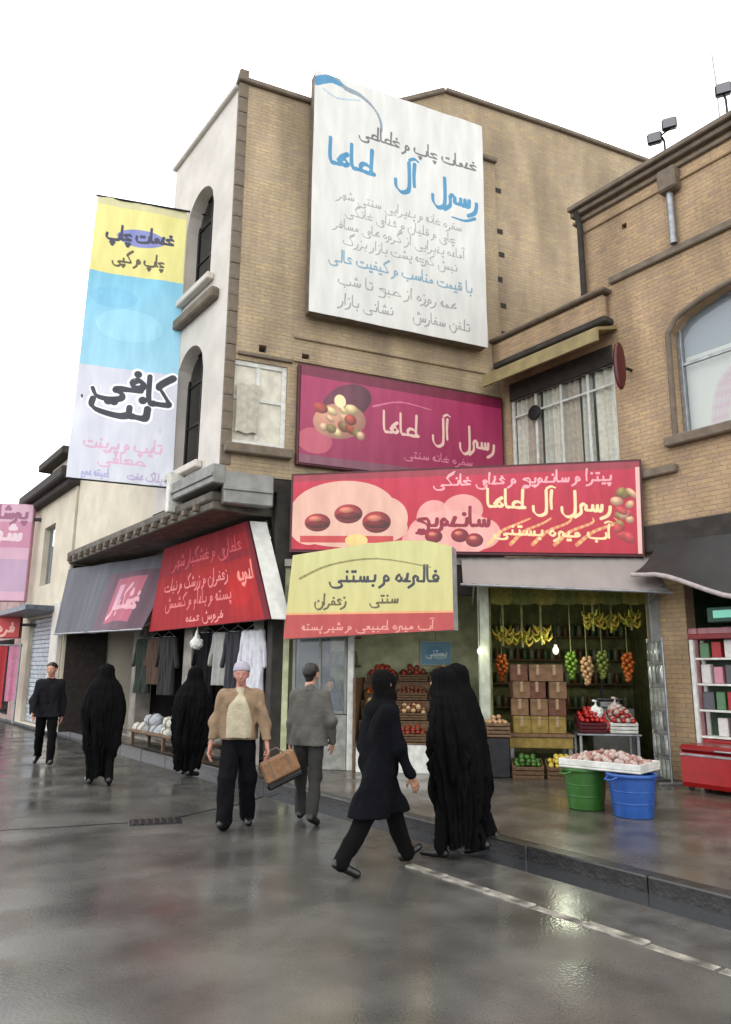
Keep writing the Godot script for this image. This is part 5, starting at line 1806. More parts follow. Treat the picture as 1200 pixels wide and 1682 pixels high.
func juice_stand() -> void:
	var fs := shop_frame()
	var orange := mat("orange_peel", Color(0.72, 0.36, 0.1), 0.45, 0.25, 0.2)
	var lemon := mat("lemon_peel", Color(0.78, 0.68, 0.25), 0.45, 0.2, 0.2)
	var brown := mat("brown_fruit", Color(0.45, 0.24, 0.13), 0.5, 0.3, 0.2)
	var cream := mat("cream_melon", Color(0.82, 0.7, 0.52), 0.5, 0.25, 0.25)
	var green := mat("green_fruit", Color(0.45, 0.5, 0.22), 0.45, 0.25, 0.2)
	var red := mat("red_fruit", Color(0.6, 0.16, 0.12), 0.4, 0.25, 0.2)
	# stepped display
	var o := thing("fruit_stand", "stepped wooden fruit stand in front of the pale green shop", "stand", fs)
	for i in 4:
		var y := 0.55 + i * 0.3
		var z := 0.15 - i * 0.36
		part("shelf", boxed(Vector3(1.15, y - 0.03, z - 0.36), Vector3(2.85, y, z), 0.006), mats.wood, o)
		part("riser", boxed(Vector3(1.15, 0.1 if i == 0 else y - 0.3, z - 0.03), Vector3(2.85, y - 0.031, z - 0.012), 0.003), mats.white_paint if i == 0 else mats.wood, o)
	for x in [1.12, 2.88]: part("side_post", boxed(Vector3(x - 0.02, 0.1, -1.3), Vector3(x + 0.02, 1.52, 0.14), 0.005), mats.wood, o)
	var kinds := [
		["cream melons", "melon", [cream, mats.lemon_peel], 0.075], ["dark red apples", "apple", [red, brown], 0.042], ["yellow lemons", "lemon", [lemon, green], 0.038],
		["cream melons", "melon", [cream], 0.08], ["brown pears", "pear", [brown, cream], 0.045], ["yellow and green quinces", "quince", [lemon, green], 0.05],
		["oranges", "orange", [orange], 0.045], ["brown kiwis", "kiwi", [brown], 0.035], ["oranges", "orange", [orange, lemon], 0.048],
		["red and orange fruit", "fruit", [red, orange], 0.05], ["brown pomegranates", "pomegranate", [brown, red], 0.055], ["cream quinces", "quince", [cream, orange], 0.05]]
	for i in 12:
		var row := i / 3
		var col := i % 3
		var where: String = ["leftmost", "middle", "rightmost"][col]
		var tier: String = ["lowest", "second", "third", "top"][row]
		var t := fs * Transform3D(Basis(Vector3.RIGHT, 0.16), Vector3(1.46 + col * 0.54, 0.552 + row * 0.3 + 0.03, -0.02 - row * 0.36))
		crate(t, 0.5, 0.3, 0.12, mats.wood, "wooden crate of %s, %s on the %s step of the fruit stand" % [kinds[i][0], where, tier], kinds[i][1], kinds[i][2], kinds[i][3], "crates on the fruit stand", 0.05 + 0.02 * (row % 2))
	# poster and glazed side
	var cv := Canvas.new(128, 96, Color(0.42, 0.6, 0.68))
	cv.ring(Vector2(60, 40), Vector2(36, 22), Color(0.35, 0.55, 0.68))
	cv.ring(Vector2(80, 60), Vector2(30, 14), Color(0.62, 0.74, 0.74))
	cv.centred("بستنی", 64, 56, 30, Color(0.85, 0.9, 0.9), 0.1, 1.0)
	var p := thing("blue_poster", "pale blue ice cream poster hanging inside the green shop", "poster", fs * Transform3D(Basis(), Vector3(2.12, 1.74, -1.38)))
	part("board", boxed(Vector3(0, 0, 0), Vector3(0.55, 0.42, 0.02), 0.004), mats.white_paint, p)
	var mb := MB.new()
	mb.quad(Vector3(0.01, 0.01, 0.023), Vector3(0.54, 0.01, 0.023), Vector3(0.54, 0.41, 0.023), Vector3(0.01, 0.41, 0.023))
	part("print", mb, print_mat("poster_print", cv.tex()), p)
	part("cord", piped([Vector3(0.27, 0.42, 0.01), Vector3(0.27, 1.6, 0.01)], 0.004, 5), mats.dark_metal, p)
	var g := thing("glazed_screen", "grey-green glazed screen with a pale lower panel left of the fruit stand", "screen", fs)
	window_in(g, 0.08, 0.98, 0.95, 2.5, -0.02, mats.grey_metal, mats.pane_glass, 2, [], Transform3D.IDENTITY, 0.05)
	part("lower_panel", boxed(Vector3(0.08, 0.1, -0.07), Vector3(0.98, 0.94, -0.02), 0.01), mat("pale_panel", Color(0.6, 0.6, 0.57), 0.5, 0.3, 0.8), g)
	part("pale_jamb", boxed(Vector3(0.99, 0.1, -0.09), Vector3(1.09, 2.5, 0.02), 0.01), mats.white_paint, g)
	# goods on shelves behind
	var sh := thing("back_shelves", "shelves of jars along the back wall of the green shop", "shelves", fs)
	for i in 4: part("shelf", boxed(Vector3(0.1, 0.7 + i * 0.5, -1.41), Vector3(1.05, 0.73 + i * 0.5, -1.2), 0.004), mats.wood, sh)
	mb = MB.new()
	for i in 4:
		for k in 7:
			mb.lathe([Vector2(0.001, 0), Vector2(0.05, 0), Vector2(0.052, 0.16), Vector2(0.03, 0.2), Vector2(0.032, 0.24), Vector2(0.001, 0.24)], 8, Transform3D(Basis(), Vector3(0.17 + k * 0.13, 0.731 + i * 0.5, -1.3)))
	part("jar", mb, mat("jar_glass", Color(0.5, 0.45, 0.3), 0.3, 0.4, 0.3), sh).set_meta("kind", "stuff")

func tub(label: String, at: Vector3, r: float, h: float, m: Material) -> void:
	var o := thing("plastic_tub", label, "tub", Transform3D(Basis(Vector3.UP, 0.4), at), "tubs under the pale produce")
	var mb := MB.new()
	mb.lathe([Vector2(0.001, 0), Vector2(r * 0.78, 0), Vector2(r * 0.8, 0.01), Vector2(r * 0.9, h * 0.5), Vector2(r * 0.98, h * 0.92), Vector2(r * 0.96, h * 0.92), Vector2(r * 0.76, 0.03), Vector2(0.001, 0.03)], 32)
	part("shell", mb, m, o)
	mb = MB.new()
	mb.lathe([Vector2(r * 0.97, h * 0.9), Vector2(r * 1.06, h * 0.91), Vector2(r * 1.07, h * 0.97), Vector2(r * 1.02, h), Vector2(r * 0.95, h * 0.98), Vector2(r * 0.95, h * 0.9)], 32)
	part("rim", mb, m, o)
	for k in 2:
		mb = MB.new()
		mb.lathe([Vector2(r * (0.845 + k * 0.05), h * (0.3 + k * 0.27)), Vector2(r * (0.875 + k * 0.05), h * (0.31 + k * 0.27)), Vector2(r * (0.878 + k * 0.05), h * (0.34 + k * 0.27)), Vector2(r * (0.855 + k * 0.05), h * (0.35 + k * 0.27))], 32)
		part("rib", mb, m, o)
	for s in [-1, 1]:
		part("handle", piped([Vector3(s * r * 1.0, h * 0.92, -0.07), Vector3(s * (r + 0.07), h * 0.86, -0.05), Vector3(s * (r + 0.07), h * 0.86, 0.05), Vector3(s * r * 1.0, h * 0.92, 0.07)], 0.012), m, o)

func bulb(label: String, at: Vector3, size: float, drop: float, e: float) -> void:
	var o := thing("hanging_bulb", label, "lamp", Transform3D(Basis(), at))
	var mb := MB.new()
	mb.ball(Vector3.ZERO, Vector3(size, size * 1.3, size), 14)
	part("bulb", mb, glow_mat("bulb_glow", Color(0.93, 0.97, 0.88), 1.3), o)
	mb = MB.new()
	mb.lathe([Vector2(0.001, size * 1.15), Vector2(size * 0.5, size * 1.15), Vector2(size * 0.5, size * 1.9), Vector2(0.001, size * 1.95)], 10)
	part("cap", mb, mats.white_paint, o)
	part("flex", piped([Vector3(0, size * 1.9, 0), Vector3(0, drop, 0)], 0.006, 5), mats.dark_metal, o)
	var l := OmniLight3D.new()
	l.name = "bulb_light"
	l.light_color = Color(0.95, 0.97, 0.85)
	l.light_energy = e
	l.light_size = size * 3.0
	l.omni_range = 8.0
	l.omni_attenuation = 2.0
	l.shadow_enabled = true
	o.add_child(l)

func banana_bunch(label: String, at: Vector3, n: int, drop: float) -> void:
	var o := thing("banana_bunch", label, "bananas", Transform3D(Basis(Vector3.UP, at.x * 3.0), at), "bananas hanging in the greengrocer's")
	part("stalk", piped([Vector3(0, drop, 0), Vector3(0.01, 0.1, 0), Vector3(0, -0.25, 0)], 0.02), mats.olive_wall, o)
	var ym := mat("green_banana", Color(0.62, 0.62, 0.16), 0.5, 0.3, 0.25)
	for i in n:
		var a := i * 2.4
		var y := 0.06 - 0.018 * i
		var d := Vector3(cos(a), 0, sin(a))
		var w := rng.randf_range(0.75, 1.2)
		var mb := MB.new()
		mb.tube([Vector3(0, y, 0) + d * 0.02, Vector3(0, y - 0.05, 0) + d * 0.07 * w, Vector3(0, y - 0.07 * w, 0) + d * 0.11, Vector3(0, y - 0.03, 0) + d * 0.15 * w, Vector3(0, y + 0.03, 0) + d * 0.165 * w], [0.008, 0.022, 0.026, 0.02, 0.006], 7)
		part("banana", mb, ym if rng.randf() < 0.6 else mat("yellow_banana", Color(0.68, 0.58, 0.16), 0.5, 0.4, 0.2), o)

func greengrocer() -> void:
	var fs := shop_frame()
	# trestle table with the stack of cartons
	var o := thing("trestle_table", "wooden trestle table under the brown cartons", "table", fs)
	part("tabletop", boxed(Vector3(3.5, 0.66, -0.7), Vector3(4.5, 0.71, 0.12), 0.008), mats.wood, o)
	part("front_board", boxed(Vector3(3.52, 0.5, 0.07), Vector3(4.48, 0.655, 0.1), 0.006), mats.yellow_card, o)
	for x in [3.56, 4.44]:
		for z in [-0.62, 0.05]: part("leg", boxed(Vector3(x - 0.03, 0.1, z - 0.03), Vector3(x + 0.03, 0.656, z + 0.03), 0.005), mats.grey_metal, o)
	for i in 12:
		var row := i / 3
		var col := i % 3
		var t := fs * Transform3D(Basis(Vector3.UP, rng.randf_range(-0.07, 0.07)), Vector3(3.72 + col * 0.28 + rng.randf_range(-0.012, 0.012), 0.712 + row * 0.262, -0.28 + rng.randf_range(-0.02, 0.02)))
		var c := thing("carton", "brown cardboard carton, %s of its row, %s layer of the stack" % [["left", "middle", "right"][col], ["bottom", "second", "third", "top"][row]], "carton", t, "cartons stacked in the greengrocer's")
		var cm: Material = mats.yellow_card if row == 0 else (mats.cardboard if (i + row) % 3 else mat("dark_cardboard", Color(0.42, 0.27, 0.2), 0.9, 0.3, 0.5))
		part("box", boxed(Vector3(-0.133, 0, -0.25), Vector3(0.133, 0.255, 0.25), 0.006), cm, c)
		part("tape", boxed(Vector3(-0.022, 0.1, 0.2505), Vector3(0.022, 0.256, 0.2525), 0.0005), mat("packing_tape", Color(0.6, 0.5, 0.36), 0.3, 0.1, 0.3), c)
		part("lid_seam", boxed(Vector3(-0.134, 0.205, 0.2505), Vector3(0.134, 0.212, 0.2535), 0.0005), mats.wood, c)
	crate(fs * Transform3D(Basis(Vector3.UP, 0.1), Vector3(3.32, 0.72, 0.28)), 0.36, 0.3, 0.16, mats.wood, "wooden crate of pale onions standing beside the white post", "onion", [mat("onion_skin", Color(0.74, 0.58, 0.42), 0.5, 0.25, 0.2)], 0.04, "crates at the greengrocer's")
	var bx := thing("dark_box", "dark upturned box under the onion crate beside the post", "box", fs)
	part("body", boxed(Vector3(3.12, 0.1, 0.12), Vector3(3.5, 0.68, 0.44), 0.015), mats.dark_metal, bx)
	part("board", boxed(Vector3(3.1, 0.681, 0.1), Vector3(3.52, 0.715, 0.46), 0.008), mats.wood, bx)
	# red and white goods further right
	var red := mat("tomato_skin", Color(0.66, 0.1, 0.08), 0.3, 0.2, 0.2)
	var t2 := thing("metal_stand", "grey metal stand holding the crates of red produce", "stand", fs)
	part("top", boxed(Vector3(4.55, 0.7, -0.5), Vector3(5.5, 0.73, 0.1), 0.005), mats.galvanised, t2)
	for x in [4.6, 5.45]:
		for z in [-0.45, 0.05]: part("leg", boxed(Vector3(x - 0.02, 0.1, z - 0.02), Vector3(x + 0.02, 0.699, z + 0.02), 0.003), mats.galvanised, t2)
	crate(fs * Transform3D(Basis(Vector3.RIGHT, 0.25), Vector3(4.78, 0.79, -0.1)), 0.4, 0.46, 0.16, mats.dark_red_frame, "red crate heaped with tomatoes beside the cartons", "tomato", [red], 0.04, "crates at the greengrocer's", 0.12)
	crate(fs * Transform3D(Basis(Vector3.RIGHT, 0.25), Vector3(5.24, 0.79, -0.1)), 0.4, 0.46, 0.16, mats.white_paint, "white crate of radishes and pale turnips right of the tomatoes", "radish", [mats.tomato_skin, mat("turnip_skin", Color(0.74, 0.66, 0.62), 0.5, 0.3, 0.15)], 0.042, "crates at the greengrocer's", 0.12)
	for i in 3:
		var bag := thing("produce_bag", ["knotted white plastic bag on the tomatoes", "knotted red plastic bag between the two produce crates", "knotted pale bag at the back of the radish crate"][i], "bag", fs * Transform3D(Basis(), Vector3([4.86, 4.98, 5.2][i], [0.96, 0.76, 1.0][i], [0.0, 0.02, -0.22][i])), "plastic bags of produce")
		var f := Field.new()
		f.k = 0.03
		f.crease = crease_noise; f.crease_depth = 0.02; f.crease_scale = Vector3(120, 120, 120)
		f.cap(Vector3(-0.03, 0.08, 0), Vector3(0.03, 0.08, 0), 0.085)
		f.cap(Vector3(0, 0.1, 0), Vector3(0, 0.2, 0), 0.06, 0.018)
		f.cap(Vector3(-0.04, 0.25, 0), Vector3(0.04, 0.245, 0), 0.016)
		var mb := MB.new()
		f.mesh(mb, 0.012)
		part("bag_body", mb, [mats.white_paint, red, mat("pale_plastic", Color(0.78, 0.7, 0.68), 0.35, 0.2, 0.3)][i], bag)
	# tubs on the pavement with a tray of pale produce laid across
	var gm := mat("green_plastic", Color(0.2, 0.4, 0.14), 0.4, 0.2, 0.5)
	var bm := mat("blue_plastic", Color(0.15, 0.33, 0.62), 0.35, 0.2, 0.5)
	tub("large green plastic tub on the wet pavement", Vector3(2.6, 0.1, -9.15), 0.25, 0.46, gm)
	tub("large blue plastic tub on the wet pavement", Vector3(2.98, 0.1, -8.68), 0.26, 0.46, bm)
	var dirn := Vector3(0.63, 0, 0.777).normalized()
	var tf := frame(Vector3(2.84, 0.561, -9.0), Vector3(0.75, 0, 0.66))
	var tray := thing("produce_tray", "white tray of pale turnips lying across the two tubs", "tray", tf)
	part("tray", boxed(Vector3(-0.48, 0.0, -0.3), Vector3(0.48, 0.03, 0.3), 0.01), mats.white_paint, tray)
	for s in [-1, 1]:
		part("tray_edge", boxed(Vector3(-0.48, 0.031, s * 0.29 - 0.01), Vector3(0.48, 0.1, s * 0.29 + 0.01), 0.004), mats.white_paint, tray)
		part("tray_edge", boxed(Vector3(s * 0.47 - 0.01, 0.031, -0.278), Vector3(s * 0.47 + 0.01, 0.1, 0.278), 0.004), mats.white_paint, tray)
	for t in 2:
		var mb := MB.new()
		for i in 110:
			if i % 3 == (0 if t else 1): continue
			var x := rng.randf_range(-0.42, 0.42)
			var z := rng.randf_range(-0.24, 0.24)
			var y := 0.06 + 0.13 * (1 - pow(absf(x) / 0.45, 2)) * (1 - pow(absf(z) / 0.28, 2)) * rng.randf_range(0.6, 1.0)
			mb.ball(Vector3(x, y, z), Vector3.ONE * rng.randf_range(0.032, 0.046), 8)
		part("turnip", mb, [mats.turnip_skin, mat("pink_turnip", Color(0.66, 0.48, 0.44), 0.5, 0.3, 0.15)][t], tray).set_meta("kind", "stuff")
	# under the ceiling
	for i in 6:
		var p: Vector3 = [Vector3(3.5, 2.3, -0.35), Vector3(3.82, 2.28, -0.4), Vector3(4.12, 2.32, -0.3), Vector3(4.95, 2.55, -0.3), Vector3(5.25, 2.52, -0.4), Vector3(5.55, 2.56, -0.3)][i]
		banana_bunch("yellow-green banana bunch, %s hanging on the %s of the greengrocer's" % [["first", "second", "third"][i % 3], "left" if i < 3 else "right"], fs * p, 12, 3.33 - p.y)
	var strip := thing("shop_valance", "yellow-green cloth valance along the top of the greengrocer's", "valance", fs)
	for i in 7:
		var mb := MB.new()
		var rows := []
		for j in 4:
			var row := []
			for k in 9: row.append(Vector3(3.3 + i * 0.345 + k * 0.043, 2.72 + j * 0.1 - 0.03 * sin(k / 8.0 * PI) * (1 - j / 3.0), -0.03 + 0.015 * sin(k * 1.6 + i)))
			rows.append(row)
		mb.sheet(rows)
		part("valance_panel", mb, mat("valance%d" % (i % 2), [Color(0.5, 0.48, 0.2), Color(0.4, 0.42, 0.18)][i % 2], 0.8, 0.3, 0.4), strip)
	bulb("small lit bulb fixed in front of the white post", fs * Vector3(3.1, 1.95, 0.2), 0.045, 0.8, 0.1)
	bulb("lit bulb hanging over the cartons in the greengrocer's", fs * Vector3(4.32, 1.98, -0.2), 0.05, 1.3, 0.45)
	# more stock: crates leaning along the front and on the left wall, onion nets on hooks
	var kinds := [["green peppers", "pepper", [mat("pepper_skin", Color(0.24, 0.4, 0.12), 0.35, 0.25, 0.2)]], ["yellow grapefruit", "grapefruit", [mats.lemon_peel]], ["oranges", "orange", [mats.orange_peel]], ["green cucumbers and limes", "lime", [mat("lime_skin", Color(0.36, 0.48, 0.14), 0.4, 0.25, 0.2), mats.green_fruit]]]
	for i in 4:
		crate(fs * Transform3D(Basis(Vector3.RIGHT, 0.3), Vector3(3.75 + i * 0.5, 0.13, 0.34 - (0.1 if i > 1 else 0.0))), 0.44, 0.3, 0.2, mats.wood, "low wooden crate of %s on the ground before the trestle table" % kinds[i][0], kinds[i][1], kinds[i][2], 0.042, "crates on the ground at the greengrocer's", 0.08)
	for i in 5:
		var p: Vector3 = [Vector3(3.5, 1.95, -0.75), Vector3(4.62, 2.0, -0.6), Vector3(4.86, 1.92, -0.55), Vector3(5.12, 2.02, -0.6), Vector3(5.5, 1.98, -0.5)][i]
		var nb := thing("onion_net", "%s net of %s hanging in the greengrocer's, %s along the rail" % [["orange", "yellow-green", "brown", "yellow-green", "orange"][i], ["onions", "limes", "onions", "pears", "oranges"][i], ORDINAL[i]], "net bag", fs * Transform3D(Basis(), p), "nets hanging in the greengrocer's")
		var mb := MB.new()
		for k in 26:
			var a := k * 2.4
			var y := -0.05 - 0.42 * k / 26.0
			var rr := 0.075 * sin(clampf((k + 4) / 26.0, 0.0, 1.0) * PI * 0.85 + 0.25)
			mb.ball(Vector3(cos(a) * rr, y, sin(a) * rr), Vector3.ONE * rng.randf_range(0.036, 0.044), 8)
		part("contents", mb, [mats.orange_peel, mats.lime_skin, mats.onion_skin, mats.green_fruit, mats.orange_peel][i], nb).set_meta("kind", "stuff")
		part("neck_cord", piped([Vector3(0, 3.33 - p.y, 0), Vector3(0, -0.06, 0)], 0.008, 5), mats.olive_wall, nb)
	# dark shelving at the back
	var sv := thing("rear_shelving", "dark shelves of tins at the back of the greengrocer's", "shelves", fs)
	for i in 5: part("shelf", boxed(Vector3(3.35, 0.5 + i * 0.45, -3.18), Vector3(6.1, 0.53 + i * 0.45, -2.85), 0.004), mats.wood, sv)
	for t in 3:
		var mb := MB.new()
		for i in 5:
			for k in 20:
				if (i * 5 + k) % 3 != t: continue
				mb.lathe([Vector2(0.001, 0), Vector2(0.055, 0), Vector2(0.055, 0.2), Vector2(0.001, 0.2)], 8, Transform3D(Basis(), Vector3(3.45 + k * 0.134, 0.531 + i * 0.45, -2.98)))
		part("tin", mb, [mat("tin_a", Color(0.5, 0.52, 0.4), 0.4, 0.2, 0.3), mat("tin_b", Color(0.42, 0.3, 0.16), 0.4, 0.2, 0.3), mat("tin_c", Color(0.28, 0.38, 0.22), 0.4, 0.2, 0.3)][t], sv).set_meta("kind", "stuff")
	# a scale on a stand in the dark right half
	var sc := thing("shop_scale", "grey weighing scale on a cabinet at the back right of the greengrocer's", "scale", fs)
	part("cabinet", boxed(Vector3(5.0, 0.1, -1.6), Vector3(5.7, 1.05, -1.1), 0.01), mats.grey_metal, sc)
	part("scale_body", boxed(Vector3(5.15, 1.052, -1.5), Vector3(5.5, 1.17, -1.2), 0.02), mats.galvanised, sc)
	part("pan", boxed(Vector3(5.1, 1.19, -1.52), Vector3(5.55, 1.21, -1.18), 0.008), mats.galvanised, sc)
	part("display", boxed(Vector3(5.25, 1.171, -1.55), Vector3(5.29, 1.6, -1.52), 0.005), mats.dark_metal, sc)

const ORDINAL := ["first", "second", "third", "fourth", "fifth", "sixth", "seventh", "eighth", "ninth", "tenth", "eleventh", "twelfth"]

func next_shop() -> void:
	var fb := frame(INNER, AXIS_L)
	# the sagging dark awning
	var o := thing("dark_awning", "dark sagging tarpaulin awning with a pale hem at the right edge", "awning", fb)
	var mb := MB.new()
	for s in [1, -1]:
		var rows := []
		for j in 9:
			var row := []
			for i in 31:
				var x := lerpf(3.3, 8.0, i / 30.0)
				var v := j / 8.0
				var low := 3.12 - 0.52 * smoothstep(3.6, 4.9, x) + 0.05 * sin(x * 3.0)
				row.append(Vector3(x, lerpf(low, 3.62, v) - 0.08 * sin(v * PI), lerpf(0.85, 0.12, v) + 0.03 * sin(x * 5.0) + s * 0.003))
			if s < 0: row.reverse()
			rows.append(row)
		mb.sheet(rows)
	part("tarpaulin", mb, mat("dark_tarpaulin", Color(0.17, 0.165, 0.16), 0.6, 0.3, 1.6), o)
	var hem := []
	for i in 25:
		var x := lerpf(3.3, 8.0, i / 24.0)
		hem.append(Vector3(x, 3.1 - 0.52 * smoothstep(3.6, 4.9, x) + 0.05 * sin(x * 3.0), 0.86 + 0.03 * sin(x * 5.0)))
	mb = MB.new()
	mb.tube(hem, [0.035], 8)
	part("pale_hem", mb, mat("hem_cloth", Color(0.68, 0.64, 0.63), 0.8, 0.2, 0.5), o)
	# room
	var r := thing("right_shop", "small dark green shop under the dark awning with a pink door frame", "shop", fb)
	mb = MB.new()
	mb.box(Vector3(3.5, 0.1, -3.2), Vector3(7.6, 3.3, -3.1))
	mb.box(Vector3(3.4, 0.1, -3.1), Vector3(3.5, 3.3, -0.26))
	mb.box(Vector3(7.5, 0.1, -3.1), Vector3(7.6, 3.3, -0.26))
	part("wall", mb, mat("dark_green_wall", Color(0.24, 0.32, 0.25), 0.7, 0.4, 1.2), r)
	mb = MB.new()
	mb.box(Vector3(3.64, 0.14, -0.2), Vector3(3.78, 2.3, 0.02), 0.015)
	mb.box(Vector3(3.79, 2.16, -0.2), Vector3(7.3, 2.3, 0.02), 0.015)
	part("pink_frame", mb, mat("pink_paint", Color(0.72, 0.5, 0.52), 0.5, 0.25, 0.7), r)
	var du := thing("display_unit", "white-framed display unit of stocked shelves above the red chest at the right edge", "display", fb)
	for i in 4: part("shelf", boxed(Vector3(3.87, 0.75 + i * 0.36, 0.0), Vector3(5.92, 0.78 + i * 0.36, 0.28), 0.005), mats.white_paint, du)
	for x in [3.84, 5.95]:
		for z in [-0.02, 0.28]: part("post", boxed(Vector3(x - 0.03, 0.1, z - 0.03), Vector3(x + 0.03, 2.12, z + 0.03), 0.008), mats.white_paint, du)
	part("top_board", boxed(Vector3(3.8, 2.121, -0.05), Vector3(5.98, 2.2, 0.32), 0.01), mat("dark_red_board", Color(0.5, 0.12, 0.13), 0.5, 0.2, 0.6), du)
	part("back_board", boxed(Vector3(3.87, 0.1, -0.04), Vector3(5.92, 2.12, -0.02), 0.004), mats.dark_green_wall, du)
	part("base_panel", boxed(Vector3(3.88, 0.1, 0.24), Vector3(5.9, 0.74, 0.26), 0.005), mat("red_enamel", Color(0.6, 0.05, 0.06), 0.25, 0.12, 0.8), du)
	var cols := [Color(0.62, 0.12, 0.14), Color(0.8, 0.78, 0.76), Color(0.74, 0.5, 0.55), Color(0.3, 0.3, 0.32), Color(0.3, 0.45, 0.3)]
	for i in 4:
		for k in 11:
			if (i + k) % 9 == 0: continue
			var w := rng.randf_range(0.12, 0.165)
			var p := thing("packet", "%s packet, %s from the left on the %s shelf of the display unit" % [["red", "white", "pink", "black", "green"][(i * 3 + k) % 5], ORDINAL[k], ["lowest", "second", "third", "top"][i]], "packet", fb * Transform3D(Basis(Vector3.UP, rng.randf_range(-0.1, 0.1)), Vector3(3.98 + k * 0.18, 0.781 + i * 0.36, 0.16)), "packets on the display unit")
			part("packet_body", boxed(Vector3(-w / 2, 0, -0.05), Vector3(w / 2, rng.randf_range(0.18, 0.27), 0.05), 0.008), mat("packet%d" % ((i * 3 + k) % 5), cols[(i * 3 + k) % 5], 0.4, 0.15, 0.3), p)
	var tl := thing("teal_light_sign", "teal lit strip sign over the shelves at the right edge", "sign", fb * Transform3D(Basis(), Vector3(4.05, 2.36, 0.18)))
	part("case", boxed(Vector3(0, 0, -0.1), Vector3(1.6, 0.22, 0.0), 0.012), mat("green_case", Color(0.12, 0.3, 0.24), 0.5, 0.2, 0.5), tl)
	mb = MB.new()
	mb.box(Vector3(0.1, 0.06, 0.0), Vector3(1.5, 0.17, 0.02), 0.008)
	part("lit_face", mb, glow_mat("teal_glow", Color(0.5, 0.78, 0.7), 0.5), tl)
	var al := AreaLight3D.new()
	al.name = "sign_light"
	al.area_size = Vector2(1.4, 0.11)
	al.light_color = Color(0.55, 0.85, 0.75)
	al.light_energy = 0.15
	al.area_range = 5.0
	al.shadow_enabled = true
	al.transform = Transform3D(Basis(Vector3.UP, PI), Vector3(0.8, 0.11, 0.03))
	tl.add_child(al)
	# red chest cooler
	var cm := mat("red_enamel", Color(0.6, 0.05, 0.06), 0.25, 0.12, 0.8)
	var ch := thing("red_cooler", "red drinks chest with a rounded lid on the wet pavement at the right edge", "cooler", fb * Transform3D(Basis(), Vector3(3.92, 0.1, 0.62)))
	mb = MB.new()
	mb.prism(PackedVector2Array([Vector2(-0.27, 0.06), Vector2(0.27, 0.06), Vector2(0.3, 0.12), Vector2(0.3, 0.5), Vector2(-0.3, 0.5), Vector2(-0.3, 0.12)]), 0.0, 1.25, Transform3D(Basis(Vector3(0, 0, -1), Vector3.UP, Vector3(1, 0, 0)), Vector3.ZERO))
	part("body", mb, cm, ch)
	mb = MB.new()
	mb.box(Vector3(-0.02, 0.502, -0.32), Vector3(1.27, 0.6, 0.32), 0.04)
	part("lid", mb, mat("dark_red_enamel2", Color(0.5, 0.04, 0.06), 0.3, 0.12, 0.8), ch)
	part("trim_band", boxed(Vector3(0.0, 0.46, 0.301), Vector3(1.25, 0.49, 0.312), 0.004), mats.galvanised, ch)
	part("lid_handle", piped([Vector3(0.5, 0.55, 0.32), Vector3(0.52, 0.55, 0.36), Vector3(0.76, 0.55, 0.36), Vector3(0.78, 0.55, 0.32)], 0.012), mats.galvanised, ch)
	for x in [0.08, 1.17]:
		for z in [-0.22, 0.22]:
			var wm := MB.new()
			wm.lathe([Vector2(0.001, -0.015), Vector2(0.04, -0.015), Vector2(0.045, 0), Vector2(0.04, 0.015), Vector2(0.001, 0.015)], 14, Transform3D(Basis(Vector3.RIGHT, PI / 2), Vector3(x, 0.045, z)))
			part("wheel", wm, mats.dark_metal, ch)
	# rack of hanging packets between the shops
	var rk := thing("packet_rack", "tall wire rack of clear packets between the two right-hand shops", "rack", fb * Transform3D(Basis(Vector3.UP, -0.5), Vector3(3.35, 0.1, 0.45)))
	for x in [-0.22, 0.22]:
		part("upright", piped([Vector3(x, 0, 0), Vector3(x, 2.05, 0)], 0.014), mats.galvanised, rk)
		part("foot", boxed(Vector3(x - 0.02, 0, -0.2), Vector3(x + 0.02, 0.03, 0.2), 0.005), mats.galvanised, rk)
	for i in 6: part("cross_wire", piped([Vector3(-0.22, 0.35 + i * 0.33, 0), Vector3(0.22, 0.35 + i * 0.33, 0)], 0.009), mats.galvanised, rk)
	var pm := [mat("clear_packet", Color(0.6, 0.62, 0.58), 0.15, 0.4, 0.3, 0.1), mat("grey_packet", Color(0.4, 0.42, 0.4), 0.2, 0.4, 0.3), mat("silver_packet", Color(0.72, 0.73, 0.72), 0.2, 0.3, 0.3, 0.4)]
	for i in 6:
		for k in 4:
			var x := -0.165 + k * 0.11
			var y := 0.34 + i * 0.33
			mb = MB.new()
			for s in [1, -1]:
				var rows := []
				for j in 6:
					var row := []
					for c in 5: row.append(Vector3(x + (c - 2) * 0.023, y - 0.27 + j * 0.053, 0.02 + s * 0.022 * sin(c / 4.0 * PI) * sin(j / 5.0 * PI)))
					if s < 0: row.reverse()
					rows.append(row)
				mb.sheet(rows)
			part("hung_packet", mb, pm[(i * 2 + k * 3 + i * k) % 3], rk)

